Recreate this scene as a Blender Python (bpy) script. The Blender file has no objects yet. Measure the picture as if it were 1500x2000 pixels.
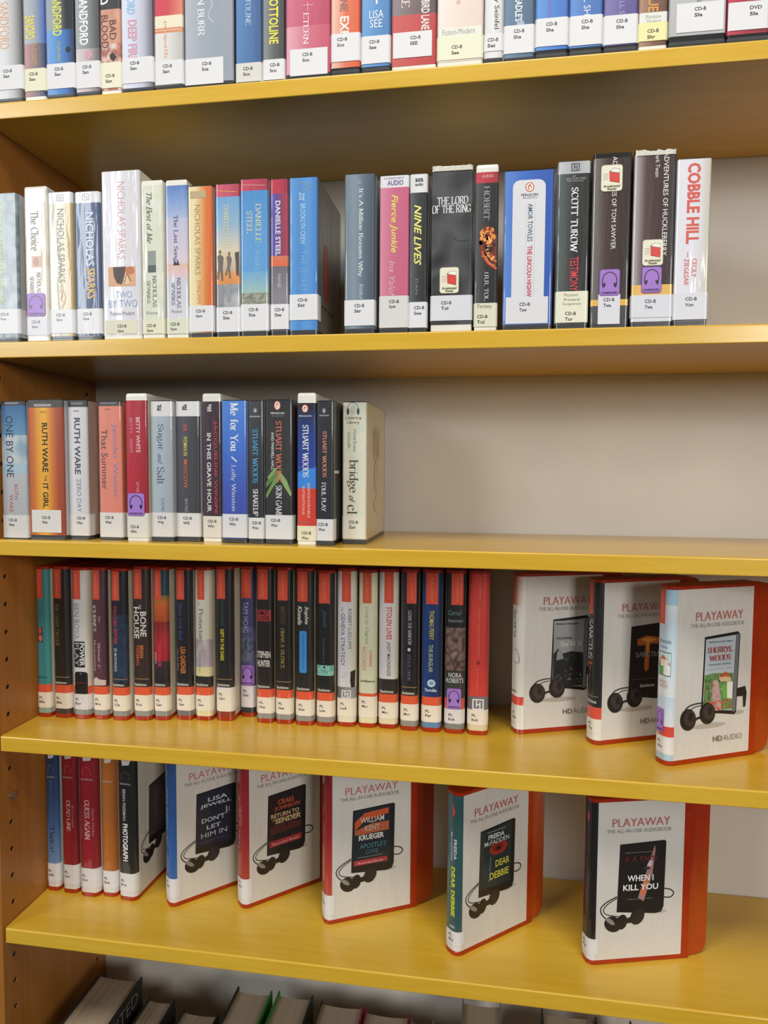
import bpy, bmesh, math, random
from mathutils import Vector, Matrix, noise
random.seed(7)
SC = bpy.context.scene
COL = SC.collection
# ------------------------------------------------------------------ camera
F, YAW, PITCH, ROLL = 1378.09, 0.15641, 0.0598, 0.00646
ZO = 1.25
CAM = Vector((0.68917, -0.88187, -0.05668 + ZO))
_fw = Vector((-math.sin(YAW)*math.cos(PITCH), math.cos(YAW)*math.cos(PITCH), -math.sin(PITCH)))
_r = Vector((math.cos(YAW), math.sin(YAW), 0)); _u = _r.cross(_fw)
RT = math.cos(ROLL)*_r + math.sin(ROLL)*_u
UP = -math.sin(ROLL)*_r + math.cos(ROLL)*_u
cd = bpy.data.cameras.new('camera'); cam = bpy.data.objects.new('camera', cd); COL.objects.link(cam)
cd.sensor_fit = 'HORIZONTAL'; cd.sensor_width = 36; cd.lens = F/1500*36; cd.clip_start = 0.01
cam.matrix_world = Matrix(((RT.x, UP.x, -_fw.x, CAM.x), (RT.y, UP.y, -_fw.y, CAM.y), (RT.z, UP.z, -_fw.z, CAM.z), (0, 0, 0, 1)))
SC.camera = cam
# ------------------------------------------------------------------ light
W = bpy.data.worlds.new('room_light'); SC.world = W; W.use_nodes = True
bg = W.node_tree.nodes['Background']; bg.inputs[0].default_value = (0.86, 0.92, 1.0, 1); bg.inputs[1].default_value = 0.09
def area(name, loc, aim, sx, sy, power, col):
    l = bpy.data.lights.new(name, 'AREA'); l.shape = 'RECTANGLE'; l.size = sx; l.size_y = sy; l.energy = power; l.color = col
    o = bpy.data.objects.new(name, l); COL.objects.link(o); o.location = loc
    o.rotation_euler = (Vector(aim)-Vector(loc)).to_track_quat('-Z', 'Y').to_euler(); return o
area('window_light', (-3.4, -4.3, 3.1), (0.3, 0, 1.2), 1.7, 1.7, 140, (0.93, 0.97, 1.0))
area('window_light', (3.1, -4.2, 2.1), (0.7, 0, 0.9), 1.4, 1.3, 108, (1.0, 0.97, 0.92))
area('ceiling_light', (0.6, -1.5, 3.4), (0.7, -0.9, 0.0), 1.6, 0.7, 56, (1.0, 0.95, 0.86))
SC.view_settings.view_transform = 'Standard'; SC.view_settings.look = 'None'
SC.view_settings.exposure = -0.12; SC.view_settings.gamma = 1.0; SC.view_settings.use_curve_mapping = False
# ------------------------------------------------------------------ sizes (metres)
DEP = 0.262; TH = 0.0219
ZS = dict(A=0.43057+ZO, B=0.1144+ZO, C=-0.15732+ZO, D=-0.43686+ZO, E=-0.7194+ZO, F=-1.145+ZO)
def ray(x, y): return _fw + (x-750)/F*RT + (1000-y)/F*UP
def onY(x, y, Y):
    d = ray(x, y); return CAM + d*((Y-CAM.y)/d.y)
def onZ(x, y, Z):
    d = ray(x, y); return CAM + d*((Z-CAM.z)/d.z)
def projy(P):
    d = P-CAM; return 1000 - F*(d.dot(UP)/d.dot(_fw))
def zat(X, Y, y, z=1.2):
    for _ in range(8):
        e = projy(Vector((X, Y, z)))-y; e2 = projy(Vector((X, Y, z+.001)))-y
        z -= e*.001/(e2-e)
    return z
# ------------------------------------------------------------------ colours and materials
def lin(h, a=1.0):
    h = h.lstrip('#'); o = []
    for i in (0, 2, 4):
        c = int(h[i:i+2], 16)/255; o.append(min(1.0, a*(c/12.92 if c <= .04045 else ((c+.055)/1.055)**2.4)))
    return (o[0], o[1], o[2], 1.0)
def mixc(a, b, t): return tuple(a[i]*(1-t)+b[i]*t for i in range(4))
def new_mat(name):
    m = bpy.data.materials.new(name); m.use_nodes = True; nt = m.node_tree
    return m, nt, nt.nodes['Principled BSDF']
def N(nt, t, **k):
    n = nt.nodes.new(t)
    for a, v in k.items():
        if a.startswith('i_'):
            n.inputs[int(a[2:])].default_value = v
        else: setattr(n, a, v)
    return n
def setp(b, **k):
    for a, v in k.items(): b.inputs[a.replace('_', ' ')].default_value = v
def coords(nt, scale, rnd=True):
    tc = N(nt, 'ShaderNodeTexCoord'); mp = N(nt, 'ShaderNodeMapping'); mp.inputs['Scale'].default_value = scale
    if rnd:
        oi = N(nt, 'ShaderNodeObjectInfo'); ml = N(nt, 'ShaderNodeMath', operation='MULTIPLY'); ml.inputs[1].default_value = 37.0
        nt.links.new(oi.outputs['Random'], ml.inputs[0]); nt.links.new(ml.outputs[0], mp.inputs['Location'])
    nt.links.new(tc.outputs['Object'], mp.inputs['Vector']); return mp
def bump(nt, b, fac, strength, dist):
    bp = N(nt, 'ShaderNodeBump'); bp.inputs['Strength'].default_value = strength; bp.inputs['Distance'].default_value = dist
    nt.links.new(fac, bp.inputs['Height']); nt.links.new(bp.outputs[0], b.inputs['Normal'])
    if 'Coat Normal' in b.inputs: nt.links.new(bp.outputs[0], b.inputs['Coat Normal'])
def print_mat(name, rough, coat, bstr, bdist, bscale=(55, 55, 9)):
    m, nt, b = new_mat(name)
    at = N(nt, 'ShaderNodeAttribute', attribute_name='Col')
    mp = coords(nt, bscale); nz = N(nt, 'ShaderNodeTexNoise'); nz.inputs['Scale'].default_value = 1.0; nz.inputs['Detail'].default_value = 3
    nt.links.new(mp.outputs[0], nz.inputs['Vector'])
    nz2 = N(nt, 'ShaderNodeTexNoise'); nz2.inputs['Scale'].default_value = 900; nz2.inputs['Detail'].default_value = 2
    mr = N(nt, 'ShaderNodeMapRange'); mr.inputs[3].default_value = .93; mr.inputs[4].default_value = 1.05
    nt.links.new(nz2.outputs[0], mr.inputs[0])
    mx = N(nt, 'ShaderNodeVectorMath', operation='SCALE'); nt.links.new(at.outputs['Color'], mx.inputs[0]); nt.links.new(mr.outputs[0], mx.inputs['Scale'])
    nt.links.new(mx.outputs[0], b.inputs['Base Color'])
    setp(b, Roughness=rough, Coat_Weight=coat, Coat_Roughness=.07)
    bump(nt, b, nz.outputs[0], bstr, bdist); return m
M = {}
M['print'] = print_mat('laminated_print', .42, .6, .6, .002)
M['slick'] = print_mat('smooth_print', .45, .35, .25, .0008, (40, 40, 14))
M['paper'] = print_mat('sticker_paper', .55, .25, .3, .0008)
def plain(name, hexc, rough=.4, coat=0.0, var=.12, scale=60, bs=.08, **k):
    m, nt, b = new_mat(name); c = lin(hexc)
    mp = coords(nt, (scale, scale, scale)); nz = N(nt, 'ShaderNodeTexNoise'); nz.inputs['Scale'].default_value = 1; nz.inputs['Detail'].default_value = 4
    nt.links.new(mp.outputs[0], nz.inputs['Vector'])
    cr = N(nt, 'ShaderNodeValToRGB'); cr.color_ramp.elements[0].position = .3; cr.color_ramp.elements[1].position = .7
    cr.color_ramp.elements[0].color = tuple(x*(1-var) for x in c[:3])+(1,); cr.color_ramp.elements[1].color = tuple(min(1, x*(1+var)) for x in c[:3])+(1,)
    nt.links.new(nz.outputs[0], cr.inputs[0]); nt.links.new(cr.outputs[0], b.inputs['Base Color'])
    setp(b, Roughness=rough, Coat_Weight=coat, **k); bump(nt, b, nz.outputs[0], bs, .0006); return m
M['black'] = plain('black_polypropylene', '1c1c20', .28, .4)
M['white'] = plain('white_polypropylene', 'e6e5dc', .3, .4, .04)
M['red'] = plain('translucent_red_plastic', 'aa2a0a', .3, .5, .1, Transmission_Weight=.1)
M['pin'] = plain('zinc_plated_steel', 'a8a294', .35, 0, .2, 300, .1, Metallic=.85)
M['hole'] = plain('hole_shade', '2a1c0e', .9)  # near-black brown paints the shade inside the pin holes
M['laminate'] = plain('pale_back_laminate', 'd4cec4', .55, 0, .035, 9, .05)
M['wall'] = plain('painted_wall', 'c9c5bb', .8, 0, .03, 5, .1)
M['carpet'] = plain('grey_carpet', '26241f', .95, 0, .3, 90, .6)
def wood(name, c1, c2, sc, rough, coat):
    m, nt, b = new_mat(name)
    mp = coords(nt, sc); nz = N(nt, 'ShaderNodeTexNoise'); nz.inputs['Scale'].default_value = 1; nz.inputs['Detail'].default_value = 5; nz.inputs['Distortion'].default_value = .4
    nt.links.new(mp.outputs[0], nz.inputs['Vector'])
    mp2 = coords(nt, tuple(x*.16 for x in sc)); nz2 = N(nt, 'ShaderNodeTexNoise'); nz2.inputs['Scale'].default_value = 1; nz2.inputs['Detail'].default_value = 3
    nt.links.new(mp2.outputs[0], nz2.inputs['Vector'])
    ad = N(nt, 'ShaderNodeMath', operation='ADD'); nt.links.new(nz.outputs[0], ad.inputs[0]); nt.links.new(nz2.outputs[0], ad.inputs[1])
    hf = N(nt, 'ShaderNodeMath', operation='MULTIPLY'); hf.inputs[1].default_value = .5; nt.links.new(ad.outputs[0], hf.inputs[0])
    cr = N(nt, 'ShaderNodeValToRGB'); cr.color_ramp.elements[0].position = .36; cr.color_ramp.elements[1].position = .64
    cr.color_ramp.elements[0].color = lin(c1); cr.color_ramp.elements[1].color = lin(c2)
    nt.links.new(hf.outputs[0], cr.inputs[0]); nt.links.new(cr.outputs[0], b.inputs['Base Color'])
    setp(b, Roughness=rough, Coat_Weight=coat, Coat_Roughness=.2); bump(nt, b, hf.outputs[0], .06, .0006); return m
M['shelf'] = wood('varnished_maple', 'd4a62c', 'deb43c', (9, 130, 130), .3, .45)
M['panel'] = wood('varnished_maple_shaded', '9c6226', 'ae7230', (130, 130, 6), .45, .25)  # same maple as the shelves, with shade put into a darker colour
M['page'] = wood('paper_page_edges', 'a3927b', 'ae9d85', (600, 8, 600), .8, 0)
mc, nt, b = new_mat('clear_sleeve_film')
nz = N(nt, 'ShaderNodeTexNoise'); nz.inputs['Scale'].default_value = 120
setp(b, Base_Color=(.7, .74, .78, 1), Roughness=.1, Coat_Weight=.6); bump(nt, b, nz.outputs[0], .1, .0005)
tr = N(nt, 'ShaderNodeBsdfTransparent'); mxs = N(nt, 'ShaderNodeMixShader'); mxs.inputs[0].default_value = .07
out = nt.nodes['Material Output']; nt.links.new(tr.outputs[0], mxs.inputs[1]); nt.links.new(b.outputs[0], mxs.inputs[2]); nt.links.new(mxs.outputs[0], out.inputs[0])
M['clear'] = mc
# ------------------------------------------------------------------ mesh helpers
def link(name, verts, faces, mat, parent=None, cols=None, smooth=False):
    me = bpy.data.meshes.new(name); me.from_pydata([tuple(v) for v in verts], [], faces)
    if cols is not None:
        ca = me.color_attributes.new('Col', 'FLOAT_COLOR', 'CORNER')
        flat = []
        for p, c in zip(me.polygons, cols):
            if isinstance(c, list):
                for q in c: flat.extend(q)
            else:
                for _ in range(p.loop_total): flat.extend(c)
        ca.data.foreach_set('color', flat)
    me.materials.append(mat)
    if smooth: me.shade_smooth()
    me.validate(); me.update()
    o = bpy.data.objects.new(name, me); COL.objects.link(o)
    if parent is not None: o.parent = parent
    return o
def box(vs, fs, x0, x1, y0, y1, z0, z1):
    n = len(vs)
    vs += [(x0, y0, z0), (x1, y0, z0), (x1, y1, z0), (x0, y1, z0), (x0, y0, z1), (x1, y0, z1), (x1, y1, z1), (x0, y1, z1)]
    fs += [[n+i for i in f] for f in ((0, 3, 2, 1), (4, 5, 6, 7), (0, 1, 5, 4), (1, 2, 6, 5), (2, 3, 7, 6), (3, 0, 4, 7))]
def outline(w, d, r, e, rb=0.0, n=5):
    """closed plan outline, front corners rounded, seen from above counter-clockwise from back left"""
    x0, x1, y0, y1 = -e, w+e, -e, d+e; rr = max(r+e, .0004); pts = []
    if rb > 0:
        for i in range(4):
            a = math.pi/2+math.pi/2*i/3; pts.append((x0+rb+rb*math.cos(a), y1-rb+rb*math.sin(a)))
    else: pts.append((x0, y1))
    for i in range(n+1):
        a = math.pi+math.pi/2*i/n; pts.append((x0+rr+rr*math.cos(a), y0+rr+rr*math.sin(a)))
    for i in range(n+1):
        a = -math.pi/2+math.pi/2*i/n; pts.append((x1-rr+rr*math.cos(a), y0+rr+rr*math.sin(a)))
    if rb > 0:
        for i in range(4):
            a = math.pi/2*i/3; pts.append((x1-rb+rb*math.cos(a), y1-rb+rb*math.sin(a)))
    else: pts.append((x1, y1))
    return pts
def loft(name, w, d, r, secs, mat, parent=None, rb=0.0):
    vs = []; fs = []
    for z, e in secs: vs += [(x, y, z) for x, y in outline(w, d, r, e, rb)]
    k = len(vs)//len(secs)
    for s in range(len(secs)-1):
        for i in range(k):
            j = (i+1) % k; fs.append([s*k+i, s*k+j, (s+1)*k+j, (s+1)*k+i])
    fs.append([i for i in range(k)][::-1]); fs.append([(len(secs)-1)*k+i for i in range(k)])
    return link(name, vs, fs, mat, parent)
def wrap(name, w, r, zs, colf, mat, parent, e=0.0, sl=0.0, sr=0.0, u0=0.0, u1=1.0, nc=8, over=0.0):
    """printed sheet round a spine: sl, sr = how far it runs back along the left and right sides"""
    path = []
    if sl > 0: path += [(-.5, -e, r+sl), (-.001, -e, r)]
    if u0 <= 0:
        for i in range(1, 6):
            a = math.pi+math.pi/2*i/5; x = r+(r+e)*math.cos(a); path.append((max(0, x)/w, x, r+(r+e)*math.sin(a)))
    a0 = max(u0*w, r if u0 <= 0 else 0); a1 = min(u1*w, w-r if u1 >= 1 else w)
    for i in range(0 if u0 > 0 else 1, nc+1):
        x = a0+(a1-a0)*i/nc; path.append((x/w, x, ydef(x, w, r)-e))
    if u1 >= 1:
        for i in range(1, 6):
            a = -math.pi/2+math.pi/2*i/5; x = w-r+(r+e)*math.cos(a); path.append((min(x/w, 1), x, r+(r+e)*math.sin(a)))
    if sr > 0: path += [(1.0 if over else 1.001, w+e, r)]+([(1.0, w+e, r+over), (1.001, w+e, r+over+.00005)] if over else [])+[(1.5, w+e, r+sr)]
    k = len(path); vs = [(x, y, z) for z in zs for (_, x, y) in path]; fs = []; cs = []
    for s in range(len(zs)-1):
        for i in range(k-1):
            fs.append([s*k+i, s*k+i+1, (s+1)*k+i+1, (s+1)*k+i])
            um = (path[i][0]+path[i+1][0])/2; zm = (zs[s]+zs[s+1])/2
            q = [colf(path[a][0]*.97+um*.03, zs[b_]*.97+zm*.03) for a, b_ in ((i, s), (i+1, s), (i+1, s+1), (i, s+1))]
            cs.append(q)
    return link(name, vs, fs, mat, parent, cs, smooth=False)
def ydef(x, w, r):
    if x < r: return r-math.sqrt(max(0, r*r-(r-min(x, r))**2)) if x > 0 else r
    if x > w-r: return r-math.sqrt(max(0, r*r-(x-w+r)**2)) if x < w else r
    return 0.0
# ------------------------------------------------------------------ lettering
SER = {
 'A': (.8, '0,0 .4,1;.4,1 .8,0;.16,.35 .66,.35'), 'B': (.66, '.1,0 .1,1;~.1,1 .45,1 .56,.78 .42,.53 .1,.53;~.1,.53 .5,.53 .64,.27 .48,0 .1,0'),
 'C': (.72, '~.68,.78 .55,.97 .3,.97 .08,.72 .08,.28 .3,.03 .55,.03 .7,.2'), 'D': (.78, '.1,0 .1,1;~.1,1 .45,1 .72,.75 .72,.25 .45,0 .1,0'),
 'E': (.62, '.1,0 .1,1;.1,1 .56,1 .56,.86;.1,.52 .46,.52;.1,0 .6,0 .6,.16'), 'F': (.58, '.1,0 .1,1;.1,1 .56,1 .56,.86;.1,.52 .44,.52'),
 'G': (.78, '~.68,.8 .55,.97 .3,.97 .08,.72 .08,.28 .3,.03 .5,.02 .68,.12;.68,.05 .68,.42;.5,.42 .76,.42'), 'H': (.78, '.1,0 .1,1;.68,0 .68,1;.1,.52 .68,.52'),
 'I': (.3, '.15,0 .15,1'), 'J': (.42, '~.3,1 .3,.3 .25,.02 .02,.0'), 'K': (.72, '.1,0 .1,1;.14,.4 .6,1;.28,.56 .66,0'), 'L': (.6, '.1,0 .1,1;.1,0 .57,0 .57,.2'),
 'M': (.95, '.12,0 .12,1;.12,1 .47,.05;.47,.05 .82,1;.82,1 .82,0'), 'N': (.8, '.1,0 .1,1;.1,1 .7,0;.7,0 .7,1'),
 'O': (.8, '~.4,1 .18,.95 .07,.5 .18,.05 .4,0 .62,.05 .73,.5 .62,.95 .4,1'), 'P': (.62, '.1,0 .1,1;~.1,1 .45,1 .6,.75 .45,.48 .1,.48'),
 'Q': (.8, '~.4,1 .18,.95 .07,.5 .18,.05 .4,0 .62,.05 .73,.5 .62,.95 .4,1;.45,.1 .75,-.15'), 'R': (.7, '.1,0 .1,1;~.1,1 .45,1 .58,.76 .45,.52 .1,.52;.36,.5 .66,0'),
 'S': (.58, '~.52,.8 .42,.97 .22,.98 .08,.8 .14,.6 .42,.43 .52,.25 .42,.03 .2,.01 .06,.2'), 'T': (.68, '.34,0 .34,1;.03,.84 .03,1 .65,1 .65,.84'),
 'U': (.76, '~.1,1 .1,.3 .2,.03 .4,0 .6,.05 .68,.3 .68,1'), 'V': (.76, '.02,1 .38,0;.38,0 .74,1'), 'W': (1.1, '.02,1 .3,0;.3,0 .56,.95;.56,.95 .82,0;.82,0 1.08,1'),
 'X': (.74, '.04,1 .7,0;.04,0 .7,1'), 'Y': (.72, '.02,1 .36,.48;.7,1 .36,.48;.36,.48 .36,0'), 'Z': (.66, '.06,.84 .06,1 .6,1;.6,1 .04,0;.04,0 .62,0 .62,.16'),
 'a': (.5, '~.08,.55 .2,.66 .36,.6 .38,.4 .38,.0;~.38,.38 .15,.35 .06,.17 .15,.0 .38,.12'), 'b': (.54, '.1,0 .1,1;~.1,.5 .28,.66 .46,.5 .46,.15 .28,0 .1,.1'),
 'c': (.46, '~.42,.52 .28,.66 .1,.55 .06,.3 .14,.06 .3,0 .43,.12'), 'd': (.54, '.44,0 .44,1;~.44,.5 .28,.66 .08,.5 .08,.15 .28,0 .44,.1'),
 'e': (.48, '~.08,.36 .42,.36 .4,.58 .25,.66 .1,.56 .06,.3 .14,.05 .3,0 .43,.12'), 'f': (.34, '~.36,.95 .24,1 .15,.85 .15,.0;.02,.62 .32,.62'),
 'g': (.52, '~.24,.66 .08,.55 .08,.35 .24,.25 .4,.35 .4,.55 .24,.66;~.2,.25 .1,.1 .42,-.02 .42,-.22 .2,-.3 .05,-.18 .12,-.03'), 'h': (.56, '.1,0 .1,1;~.1,.5 .28,.66 .44,.55 .44,0'),
 'i': (.24, '.12,0 .12,.64;.12,.84 .12,.93'), 'j': (.24, '~.14,.64 .14,-.1 .0,-.28;.13,.84 .13,.93'), 'k': (.54, '.1,0 .1,1;.14,.25 .44,.64;.24,.36 .5,0'), 'l': (.24, '.12,0 .12,1'),
 'm': (.84, '.1,0 .1,.64;~.1,.5 .26,.66 .4,.55 .4,0;~.4,.5 .56,.66 .72,.55 .72,0'), 'n': (.56, '.1,0 .1,.64;~.1,.5 .28,.66 .44,.55 .44,0'),
 'o': (.52, '~.26,.66 .08,.52 .08,.14 .26,0 .44,.14 .44,.52 .26,.66'), 'p': (.54, '.1,-.3 .1,.64;~.1,.5 .28,.66 .46,.5 .46,.15 .28,0 .1,.1'),
 'r': (.4, '.1,0 .1,.64;~.1,.45 .22,.64 .38,.62'), 's': (.42, '~.36,.54 .22,.66 .08,.52 .2,.36 .36,.2 .24,0 .06,.12'), 't': (.34, '~.14,.85 .14,.12 .24,0 .34,.08;.02,.64 .32,.64'),
 'u': (.56, '~.1,.64 .1,.15 .25,0 .42,.15;.44,.64 .44,0'), 'v': (.5, '.02,.64 .25,0;.25,0 .48,.64'), 'w': (.76, '.02,.64 .2,0;.2,0 .38,.62;.38,.62 .56,0;.56,0 .74,.64'),
 'x': (.5, '.04,.64 .46,0;.04,0 .46,.64'), 'y': (.5, '.02,.64 .25,0;~.48,.64 .25,0 .1,-.28'), 'z': (.46, '.05,.64 .42,.64;.42,.64 .05,0;.05,0 .43,0'),
 '&': (.8, '~.75,.45 .5,.05 .2,.0 .06,.2 .2,.45 .48,.7 .45,.95 .28,.95 .22,.75 .75,0'), "'": (.16, '.08,.8 .08,1'), '.': (.16, '.08,0 .08,.08'), '-': (.36, '.04,.4 .32,.4'), ' ': (.34, ''), '/': (.4, '.0,-.1 .4,1.05')}
def catmull(p, n=4):
    q = [p[0]]+p+[p[-1]]; o = []
    for i in range(1, len(q)-2):
        for k in range(n):
            t = k/n; o.append(tuple(.5*((2*q[i][j])+(-q[i-1][j]+q[i+1][j])*t+(2*q[i-1][j]-5*q[i][j]+4*q[i+1][j]-q[i+2][j])*t*t+(-q[i-1][j]+3*q[i][j]-3*q[i+1][j]+q[i+2][j])*t**3) for j in (0, 1)))
    o.append(q[-2]); return o
def strip(pts, wf):
    vs = []; fs = []
    for i, p in enumerate(pts):
        a = pts[max(0, i-1)]; b_ = pts[min(len(pts)-1, i+1)]; dx, dy = b_[0]-a[0], b_[1]-a[1]; L = math.hypot(dx, dy) or 1
        h = wf(dx/L, dy/L)/2; vs += [(p[0]-dy/L*h, p[1]+dx/L*h), (p[0]+dy/L*h, p[1]-dx/L*h)]
        if i: fs.append([2*i-2, 2*i-1, 2*i+1, 2*i])
    return vs, fs
def serif_text(s, thick=.15, thin=.045):
    vs = []; fs = []; x0 = 0; kk = [0]
    def wf(dx, dy):
        k = abs(math.sin(math.atan2(dy, dx)-.35)); return thin+(thick-thin)*k**1.6
    def add(v, f):
        n = len(vs); kk[0] += 1; vs.extend((x+x0, y, .3*(kk[0] % 9)) for x, y in v); fs.extend([[n+i for i in q] for q in f])
    for ch in s:
        w, d = SER.get(ch) or SER.get(ch.upper()) or SER[' ']
        for st in d.split(';'):
            if not st.strip(): continue
            sm = st[0] == '~'; pts = [tuple(float(c) for c in q.split(',')) for q in st.lstrip('~').split()]
            if sm: add(*strip(catmull(pts), wf))
            else:
                for a, b_ in zip(pts, pts[1:]): add(*strip([a, b_], wf))
                for e, o_ in ((pts[0], pts[1]), (pts[-1], pts[-2])):
                    if abs(e[1]-o_[1]) > .4 and min(abs(e[1]), abs(e[1]-1), abs(e[1]-.64)) < .02:
                        add([(e[0]-thick*1.05, e[1]-.022), (e[0]+thick*1.05, e[1]-.022), (e[0]+thick*1.05, e[1]+.022), (e[0]-thick*1.05, e[1]+.022)], [[0, 1, 2, 3]])
        x0 += w+.06+(thick-.15)*.8
    return vs, fs
_tc = {}
def text_mesh(s, style):
    key = (s, style)
    if key in _tc: return _tc[key]
    if 's' in style: vs, fs = serif_text(s, (.19) if 'b' in style else (.11 if 'l' in style else .16), .03 if 'l' in style else .05)
    else:
        c = bpy.data.curves.new('t', 'FONT'); c.body = s; c.resolution_u = 2
        c.offset = .022 if 'b' in style else (-.014 if 'l' in style else 0.0)
        if 'B' in style: c.offset = .034
        if 'M' in s and 'l' not in style: c.offset = min(c.offset, .006)
        o = bpy.data.objects.new('t', c); me = bpy.data.meshes.new_from_object(o)
        co = [(v.co.x, v.co.y) for v in me.vertices]; vs = []; fs = []
        for k, p in enumerate(me.polygons):      # each triangle a few microns apart, so thickened strokes may overlap
            fs.append(list(range(len(vs), len(vs)+len(p.vertices)))); vs += [co[i]+(.2*(k*5 % 13),) for i in p.vertices]
        bpy.data.objects.remove(o); bpy.data.curves.remove(c); bpy.data.meshes.remove(me)
    if 'i' in style: vs = [(x+.28*y, y, l) for x, y, l in vs]
    xs = [v[0] for v in vs]; ys = [v[1] for v in vs]; a, b_, c_, d_ = min(xs), max(xs), min(ys), max(ys)
    vs = [((x-a)/(b_-a or 1), (y-c_)/(d_-c_ or 1), l) for x, y, l in vs]
    _tc[key] = (vs, fs); return vs, fs
class Print:
    """flat ink on one face: x runs across the face, z up; each layer lies a hair above the last"""
    def __init__(s): s.v = []; s.f = []; s.c = []; s.n = 0; s.hold = 0
    def raw(s, vs, fs, col):
        n = len(s.v)
        if s.hold: s.hold -= 1
        else: s.n += 1
        s.v += [(q[0], q[1], s.n+(q[2] if len(q) > 2 else 0)) for q in vs]; s.f += [[n+i for i in q] for q in fs]; s.c += [col]*len(fs)
    def poly(s, pts, col): s.raw(pts, [list(range(len(pts)))], col)
    def rect(s, x0, x1, z0, z1, col):
        k = 6; vs = []; fs = []
        for i in range(k+1): vs += [(x0+(x1-x0)*i/k, z0), (x0+(x1-x0)*i/k, z1)]
        for i in range(k): fs.append([2*i, 2*i+2, 2*i+3, 2*i+1])
        s.raw(vs, fs, col)
    def cols(s, xs, lo, hi, col):
        vs = []; fs = []
        for i, x in enumerate(xs):
            vs += [(x, lo(x)), (x, hi(x))]
            if i: fs.append([2*i-2, 2*i, 2*i+1, 2*i-1])
        s.raw(vs, fs, col)
    def rrect(s, x0, x1, z0, z1, r, col):
        cs = [r-r*math.cos(math.radians(a)) for a in (0, 20, 40, 60, 90)]
        xs = [x0+c for c in cs]+[x0+r+(x1-x0-2*r)*i/8 for i in range(1, 8)]+[x1-c for c in cs[::-1]]
        def q(x):
            t = max(x0+r-x, x-x1+r, 0); return r-math.sqrt(max(0, r*r-t*t))
        s.cols(xs, lambda x: z0+q(x), lambda x: z1-q(x), col)
    def ell(s, cx, cz, rx, rz, col, rot=0, n=20):
        if rot == 0:
            xs = [cx-rx*math.cos(math.pi*i/12) for i in range(13)]
            q = lambda x: rz*math.sqrt(max(0, 1-((x-cx)/rx)**2)); s.cols(xs, lambda x: cz-q(x), lambda x: cz+q(x), col); return
        ca, sa = math.cos(rot), math.sin(rot); p = []
        for i in range(n):
            a = 2*math.pi*i/n; x, z = rx*math.cos(a), rz*math.sin(a); p.append((cx+x*ca-z*sa, cz+x*sa+z*ca))
        s.poly(p, col)
    def line(s, pts, wd, col, smooth=True):
        vs, fs = strip(catmull(pts) if smooth and len(pts) > 2 else pts, lambda a, b_: wd); s.raw(vs, fs, col)
    def text(s, t, x0, x1, z0, z1, col, style='', vert=False):
        vs, fs = text_mesh(t, style)
        if vert: vs = [(x0+y*(x1-x0), z1-x*(z1-z0), l) for x, y, l in vs]
        else: vs = [(x0+x*(x1-x0), z0+y*(z1-z0), l) for x, y, l in vs]
        s.raw(vs, fs, col); s.n += 2
    def build(s, name, parent, place, mat=None, e0=.0003, wr=None):
        if not s.f: return None
        o = link(name, [(x, n, z) for x, z, n in s.v], s.f, mat or M['slick'], parent, s.c); me = o.data
        if wr:                      # cut the ink where the sheet bends so that it follows the round corners
            w, r = wr; bm = bmesh.new(); bm.from_mesh(me)
            for t in (.06, .2, .38, .6, .82, 1.0):
                for x in (t*r, w-t*r):
                    bmesh.ops.bisect_plane(bm, geom=bm.verts[:]+bm.edges[:]+bm.faces[:], plane_co=(x, 0, 0), plane_no=(1, 0, 0), dist=1e-7)
            bmesh.ops.bisect_plane(bm, geom=bm.verts[:]+bm.edges[:]+bm.faces[:], plane_co=(w, 0, 0), plane_no=(1, 0, 0), dist=1e-7)
            bm.to_mesh(me); bm.free()
        for v in me.vertices: v.co = place(v.co.x, v.co.z, e0+.000012*v.co.y)
        me.update(); return o
def tag(o, label, cat, group=None):
    o['label'] = label; o['category'] = cat
    if group: o['group'] = group
INK = lin('26262b')
def colf_from(bands, z2):
    """bands: (ztop, zbot, spec) ; spec hex | ('g',..vertical) | ('h',..across) | ('n', hexes, scale) ; z2 side colour"""
    def f(u, z):
        if u > 1 or u < 0: return z2(u, z)
        for a, b_, sp in bands:
            if b_ <= z <= a:
                if isinstance(sp, str): return lin(sp)
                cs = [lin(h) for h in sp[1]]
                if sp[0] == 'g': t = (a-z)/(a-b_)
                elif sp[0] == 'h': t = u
                else:
                    s_ = sp[2]; t = .5+.9*noise.noise(Vector((u*3*s_, z*60*s_, sum(map(ord, sp[1][0]))*.37))); t = min(1, max(0, t))
                t = min(.9999, max(0, t))*(len(cs)-1); i = int(t); return mixc(cs[i], cs[min(i+1, len(cs)-1)], t-i)
        return lin('dddddd')
    return f
def stations(z0, z1, bands, step):
    zs = {round(z0, 6), round(z1, 6)}
    for a, b_, sp in bands:
        for q in (a, b_):
            if z0 < q < z1: zs.add(round(q, 6))
        st = {'n': .0022, 'g': .006}.get(sp[0] if not isinstance(sp, str) else '', step)
        k = max(1, int((a-b_)/st))
        for i in range(k):
            q = b_+(a-b_)*i/k
            if z0 < q < z1: zs.add(round(q, 6))
    zs = sorted(zs); o = [zs[0]]
    for q in zs[1:]:
        if q-o[-1] > .00012: o.append(q)
    return o
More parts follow.
